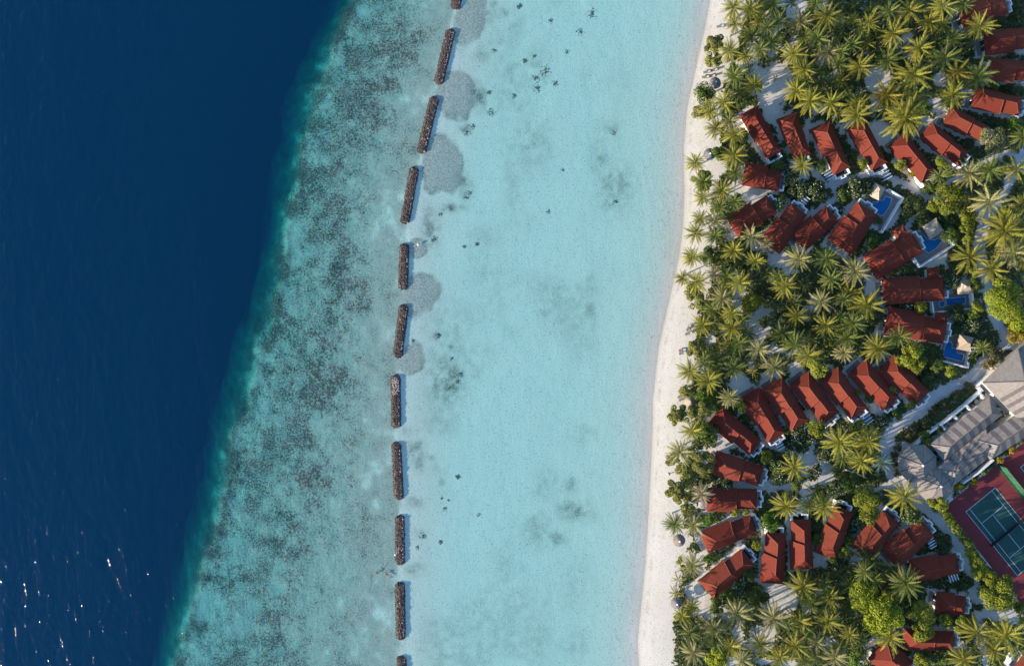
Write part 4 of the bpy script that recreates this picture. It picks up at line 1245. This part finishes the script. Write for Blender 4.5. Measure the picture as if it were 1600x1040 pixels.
# x, y, radius, kind, tone
BUSH = {
 (1040, 0): '440 380 95 f s;345 830 100 d m;430 520 75 f s;1450 620 70 d b;700 885 75 d m;300 1000 60 f s;600 600 60 d m;900 60 70 d k;1080 330 60 d k',
 (1320, 0): '740 960 60 d b;1560 90 80 d k;1450 420 60 d k;1390 180 70 d k;1500 480 60 d k;1340 770 60 d m;1500 790 70 d k;250 300 80 d k;500 600 70 d k;780 420 70 d k;1080 480 80 d k;60 800 60 d k',
 (1040, 170): '490 390 75 d m;790 440 45 d k;1000 500 60 d m;1120 620 95 w k;1190 720 90 w k;1340 740 105 w k;1030 830 70 w m;1400 500 70 d m;340 640 95 f s;460 860 70 f s;1580 770 60 d m;1060 320 40 d m;690 230 60 f s;640 800 60 d k;1130 420 40 d m',
 (1320, 170): '170 480 55 d y;510 500 62 d y;870 480 68 d y;1350 270 130 d q;960 800 140 d y;1110 960 85 d y;800 860 62 d y;640 880 125 d k;130 720 115 w k;1540 150 90 d b;1330 110 65 d k;760 700 65 d m;1380 690 60 d k;620 570 50 d o;400 430 50 d k;300 1000 50 d m;1060 420 60 d k;700 1000 70 d k;1440 900 50 d y;90 400 45 d m;1120 310 60 d k',
 (1040, 340): '400 350 95 d m;780 770 95 d y;560 430 70 d k;290 740 85 f s;250 670 70 f s;1030 940 105 f c;1040 790 85 f c;520 560 60 f s;470 860 60 f s;700 470 50 d k;1500 1010 60 d b;1210 720 70 f c;880 930 60 d k',
 (1320, 340): '1450 720 190 d v;1550 900 110 d v;1100 80 70 d y;960 150 75 d m;960 580 90 w k;540 790 72 w k;690 800 62 d y;300 880 85 d k;1180 600 75 d m;1000 850 90 d k;1150 960 80 w k;1190 790 65 d y;260 200 60 d m;440 130 30 d m;1110 190 60 d y;1160 480 55 d y;920 30 70 d k;230 250 45 d m;1150 850 60 d m;560 470 35 d m;1590 970 60 d o',
 (1040, 510): '280 190 95 f s;90 800 85 f s;220 770 85 f s;350 740 95 f s;190 580 60 f s;380 640 105 d b;670 700 72 d y;400 960 110 d m;1380 360 110 d y;1480 130 65 d y;1360 920 85 d y;740 820 45 d m;820 480 50 d k;460 720 60 d m;1200 940 85 w k;1280 1000 70 w k;1270 860 40 d m;1090 930 40 d m',
 (1320, 510): '610 250 110 d y;670 340 80 d y;520 300 70 d y;830 350 80 d m;960 400 65 d y;760 480 85 d k;1380 300 105 d h;1480 260 60 d h;1290 340 55 d h;1110 530 50 d h;1010 600 50 d h;900 690 52 d h;810 770 52 d h;720 850 55 d h;620 920 60 d h;580 960 50 d h;480 790 62 d m;300 860 75 w k;1190 170 70 w m;1150 280 55 d m;1060 20 60 w k;1560 70 95 d o;430 560 38 d y;130 590 35 d y;600 700 50 d y;230 650 50 d m;120 890 70 d m;380 830 55 d k;1000 30 60 d k;740 900 40 d k;860 920 40 d m;720 970 50 d m',
 (1040, 680): '330 250 120 f s;110 500 110 f s;200 330 100 f s;200 630 90 f s;70 230 65 f s;900 200 62 d y;930 780 92 d b;530 440 62 w m;1110 190 70 w m;1000 290 80 w m;1000 385 70 w m;1340 330 70 w k;1430 190 75 w k;1540 480 90 w k;1180 450 62 d m;1360 830 70 d k;820 980 52 d y;390 760 65 d b;620 690 40 d y;1530 330 60 d m;720 690 35 d y;290 90 60 d m;1180 40 70 w k;1360 930 60 d m;430 350 60 d k',
 (1320, 680): '200 560 125 d y;230 720 92 d y;160 790 95 w k;610 740 92 w m;60 420 95 d m;280 410 65 d k;1020 460 52 d o;870 620 70 d y;40 940 60 d m;880 950 85 d k;480 110 45 d h;450 180 45 d h;460 260 45 d h;480 340 45 d h;740 60 55 d m;800 170 45 d k;920 720 50 d y;980 800 50 d m;1040 880 50 d m;1100 960 50 d m;1140 1020 45 d m;1160 420 40 d o;830 640 55 d m;900 680 50 d m;950 760 50 d y;1010 840 50 d y;1070 920 50 d m;1120 990 50 d y;1250 330 35 d m;1400 220 35 d o;1500 130 40 d o;560 620 50 d k;780 600 50 d y',
 (1040, 858): '380 90 62 d b;130 100 45 d y;560 430 72 d b;840 430 92 d m;650 350 85 w k;750 230 62 d m;480 960 105 d v;1380 220 72 d k;470 520 85 d m;1070 280 50 d m;370 980 40 d k;1560 30 60 d b;1500 100 40 d y',
 (1320, 858): '180 430 140 d v;380 600 165 d v;300 700 110 d v;430 420 90 d y;700 590 125 d y;720 740 110 d y;910 650 70 d y;1060 680 80 d y;1400 430 145 d y;1440 330 100 d y;1180 120 75 d y;1220 210 75 d y;1320 260 75 d y;640 350 95 d k;870 980 85 d m;700 1000 75 d y;130 900 90 d m;110 1010 80 d b;1590 630 55 d y;1120 30 55 d y;1170 160 60 d m;1270 230 60 d y;1360 330 70 d m;1100 300 75 d k;1200 520 55 d k;1150 60 60 d y;1560 520 60 d m;900 20 70 d k;930 400 40 d k;1240 380 60 d m;20 20 50 d y;560 560 70 d k;1350 1000 70 d m;760 230 50 d k',
}
BT = {'s': ((0.30, 0.30, 0.085), 'grey-green'), 'c': ((0.16, 0.20, 0.09), 'bluish grey-green'), 'm': ((0.095, 0.14, 0.022), 'mid-green'), 'k': ((0.065, 0.098, 0.028), 'dark green'),
      'b': ((0.10, 0.175, 0.017), 'fresh green'), 'y': ((0.21, 0.235, 0.020), 'yellow-green'), 'v': ((0.255, 0.30, 0.015), 'vivid lime-green'), 'o': ((0.33, 0.24, 0.010), 'golden'),
      'q': ((0.22, 0.23, 0.10), 'pale waxy green'), 'h': ((0.105, 0.095, 0.035), 'brownish clipped')}
NOUN = {'f': 'feathery beach tree', 'd': 'leafy bush', 'w': 'white-flowering shrub'}
brnd = random.Random(33)
for (ox, oy), txt in BUSH.items():
    for rec in txt.split(';'):
        x, y, r, kd, tn = rec.split()
        px, py, rpx = ox + float(x) / 5.714, oy + float(y) / 5.714, float(r) / 5.714
        Rm = rpx / 5.36
        kind = {'f': 'feather', 'd': 'dome', 'w': 'flower'}[kd]
        cand = [i for i in range(len(SIZES)) if (kind, i) in CROWNS]
        si = min(cand, key=lambda i: abs(math.log(SIZES[i][0] / Rm)))
        sc = Rm / SIZES[si][0]
        zc = {'f': 2.2, 'd': 0.75, 'w': 0.6}[kd] + Rm * (0.75 if tn not in 'hk' else 0.3) + {'v': 3.4, 'y': 1.1}.get(tn, 0)
        p = at(px, py, GZ + zc + Rm * 0.4)
        b0 = gz(p.x, p.y)
        cm, fm, tm = CROWNS[kind, si][brnd.randrange(3)]
        big = Rm > 3.4
        root = empty('broadleaf_tree' if (big and kd == 'd') else {'f': 'beach_tree', 'd': 'shrub', 'w': 'flowering_shrub'}[kd], (p.x, p.y, b0), brnd.random() * 6.28)
        base, cw_ = BT[tn]
        j = brnd.uniform(0.85, 1.15)
        o = link('crown', cm, root, (0, 0, GZ - b0 + zc - Rm * 0.2))
        o.scale = (sc, sc, sc * brnd.uniform(0.8, 1.05))
        o.color = (base[0] * j, base[1] * j, base[2] * j, 1)
        tk = link('trunk', tm, root, (0, 0, GZ - b0 + zc - Rm * 0.2))
        tk.scale = (sc, sc, sc)
        if fm is not None:
            tag(link('flowers', fm, o), kind='stuff')
        plant_list.append((root, px, py, 'broadleaf tree' if (big and kd == 'd') else NOUN[kd], cw_))

# ---- low undergrowth between the trunks and along the villas
cl = np.array(CLEAR, float)
footA = np.array(FOOT)
pathA = np.array(PATHS)
urng = np.random.default_rng(5)
# sample candidate positions in pixels over the planted part of the island
N = 110000
ux = urng.uniform(1040, 1640, N)
uy = urng.uniform(-30, 1070, N)
wx, wy = (ux - 800) * (H - GZ) / F, (520 - uy) * (H - GZ) / F
vegline = np.interp(uy, PYS, SHO) + 48 + 14 * (fbm(wx, wy, 6, 8, 2) - 0.5)
keep = ux > vegline + 6
dn = fbm(wx, wy, 5.0, 64, 3)
want = np.interp(ux, [1040, 1120, 1250, 1400, 1600], [0.50, 0.60, 0.64, 0.72, 0.78])
keep &= dn < want
for cx, cy_, r in cl:
    keep &= (ux - cx) ** 2 + (uy - cy_) ** 2 > r * r * (0.8 + 0.4 * dn)
for (fx, fy, c, s, hl, hw) in footA:
    lx, ly = (wx - fx) * c + (wy - fy) * s, -(wx - fx) * s + (wy - fy) * c
    keep &= ~((np.abs(lx) < hl + 1.6) & (np.abs(ly) < hw + 0.05))
for (qx, qy, hw) in pathA:
    keep &= (wx - qx) ** 2 + (wy - qy) ** 2 > hw * hw
for dk in DECKS:
    c = np.mean(dk, axis=0)
    rad = max(math.dist(c, p) for p in dk)
    keep &= (wx - c[0]) ** 2 + (wy - c[1]) ** 2 > (rad * 0.85) ** 2
o_, ud_, vd_, lu, lv = COURT
cu = (wx - o_.x) * ud_.x + (wy - o_.y) * ud_.y
cv = (wx - o_.x) * vd_.x + (wy - o_.y) * vd_.y
keep &= ~((cu > -0.5) & (cu < lu) & (cv > -0.5) & (cv < lv))
wx, wy = wx[keep], wy[keep]
print('undergrowth clumps', len(wx))
M = 3
cx = np.repeat(wx, M) + urng.normal(0, 0.22, len(wx) * M)
cyy = np.repeat(wy, M) + urng.normal(0, 0.22, len(wx) * M)
cz = ground_z(cx, cyy) + urng.uniform(0.1, 0.55, len(cx)) + 0.5 * (fbm(cx, cyy, 3, 12, 2) ** 2)
ang_ = urng.uniform(0, 6.283, len(cx))
tilt = urng.normal(0, 0.45, len(cx))
s = urng.uniform(0.26, 0.5, len(cx))
t1 = np.stack([np.cos(ang_), np.sin(ang_), np.sin(tilt)], 1) * s[:, None]
t2 = np.stack([-np.sin(ang_), np.cos(ang_), 0.4 * np.sin(tilt * 2)], 1) * (s * 0.6)[:, None]
c0 = np.stack([cx, cyy, cz], 1)
V = np.stack([c0 - t1, c0 - t2, c0 + t1, c0 + t2], 1).reshape(-1, 3)
me = bpy.data.meshes.new('undergrowth')
nq = len(c0)
me.vertices.add(nq * 4)
me.vertices.foreach_set('co', V.astype(np.float32).ravel())
me.loops.add(nq * 4)
me.loops.foreach_set('vertex_index', np.arange(nq * 4, dtype=np.int32))
me.polygons.add(nq)
me.polygons.foreach_set('loop_start', np.arange(0, nq * 4, 4, dtype=np.int32))
me.update(calc_edges=True)
me.materials.append(leaf_mat)
ug = link('undergrowth', me)
ug.color = (0.085, 0.112, 0.030, 1)
tag(ug, 'low dark green plants covering the ground under palms and beside villas', 'ground cover', kind='stuff')

# ------------------------------------------------------------------ labels that single out each plant and coral head
LANDMARKS += [(1119, 128, 'dark grey parasol at the top beach'), (1110, 240, 'parasol on open sand'), (1079, 627, 'pale parasol'), (1062, 845, 'brown-grey parasol'), (1058, 943, 'lowest parasol')]
RANK = ['nearest'] + [w + ' nearest' for w in ('second', 'third', 'fourth', 'fifth', 'sixth')]
ONES = 'zero one two three four five six seven eight nine ten eleven twelve thirteen fourteen fifteen sixteen seventeen eighteen nineteen'.split()
TENS = '- - twenty thirty forty fifty sixty seventy eighty ninety hundred'.split()
def spell(n):
    n = max(0, min(100, int(round(n))))
    return ONES[n] if n < 20 else TENS[n // 10] + ('-' + ONES[n % 10] if n % 10 else '')
lm = np.array([(a, b) for a, b, _ in LANDMARKS])
used = set()
for fam in ('palm', 'other'):
    items = [p for p in plant_list if ('palm' in p[3]) == (fam == 'palm')]
    nouns = {}
    for p in items:
        nouns.setdefault(p[3], []).append(p)
    for noun, lst in nouns.items():
        P = np.array([(p[1], p[2]) for p in lst])
        D = np.hypot(P[:, None, 0] - lm[None, :, 0], P[:, None, 1] - lm[None, :, 1])
        rank = D.argsort(axis=0).argsort(axis=0)
        for i, (o, px, py, nn, colw) in enumerate(lst):
            best = min(range(len(lm)), key=lambda k: (rank[i, k], D[i, k]))
            if rank[i, best] < 6 and D[i, best] < 80:
                lab = '%s %s %s to the %s' % (colw, noun, RANK[rank[i, best]], LANDMARKS[best][2])
            else:
                lab = '%s %s %s percent across and %s percent down the photo' % (colw, noun, spell(px / 16), spell(py / 10.4))
                if lab in used:
                    lab = '%s %s about %s hundredths across and %s hundredths down' % (colw, noun, spell(px / 16), spell(py / 10.4 + 1))
            if len(lab.split()) > 16:
                lab = lab.replace(' from the beach', '').replace(' of the three left of the court corner', ' of three left of court').replace('beachside column of four', 'beachside four').replace('short villa below the beach end of', 'short villa below')
            used.add(lab)
            cat = 'palm' if 'palm' in noun else ('tree' if 'tree' in noun else 'shrub')
            tag(o, lab, cat, {'palm': 'coconut palms', 'tree': 'trees among the villas', 'shrub': 'garden shrubs'}[cat])
bl = np.array([((a[0] + b[0]) / 2, (a[1] + b[1]) / 2) for a, b in BREAK])
P = np.array([(c[1], c[2]) for c in coral_objs])
D = np.hypot(P[:, None, 0] - bl[None, :, 0], P[:, None, 1] - bl[None, :, 1])
rank = D.argsort(axis=0).argsort(axis=0)
for i, (o, px, py, how) in enumerate(coral_objs):
    k = min(range(len(bl)), key=lambda k: (rank[i, k], D[i, k]))
    if rank[i, k] < 2 and D[i, k] < 120:
        lab = '%s dark coral head %s to the %s breakwater from the top' % (how, RANK[rank[i, k]], ORD[k])
    else:
        lab = '%s dark coral head %s percent across and %s percent down the photo' % (how, spell(px / 16), spell(py / 10.4))
    if lab in used:
        lab = '%s dark coral head about %s hundredths across and %s hundredths down' % (how, spell(px / 16), spell(py / 10.4 + 1))
    used.add(lab)
    tag(o, lab, 'coral', 'coral heads on the lagoon floor')
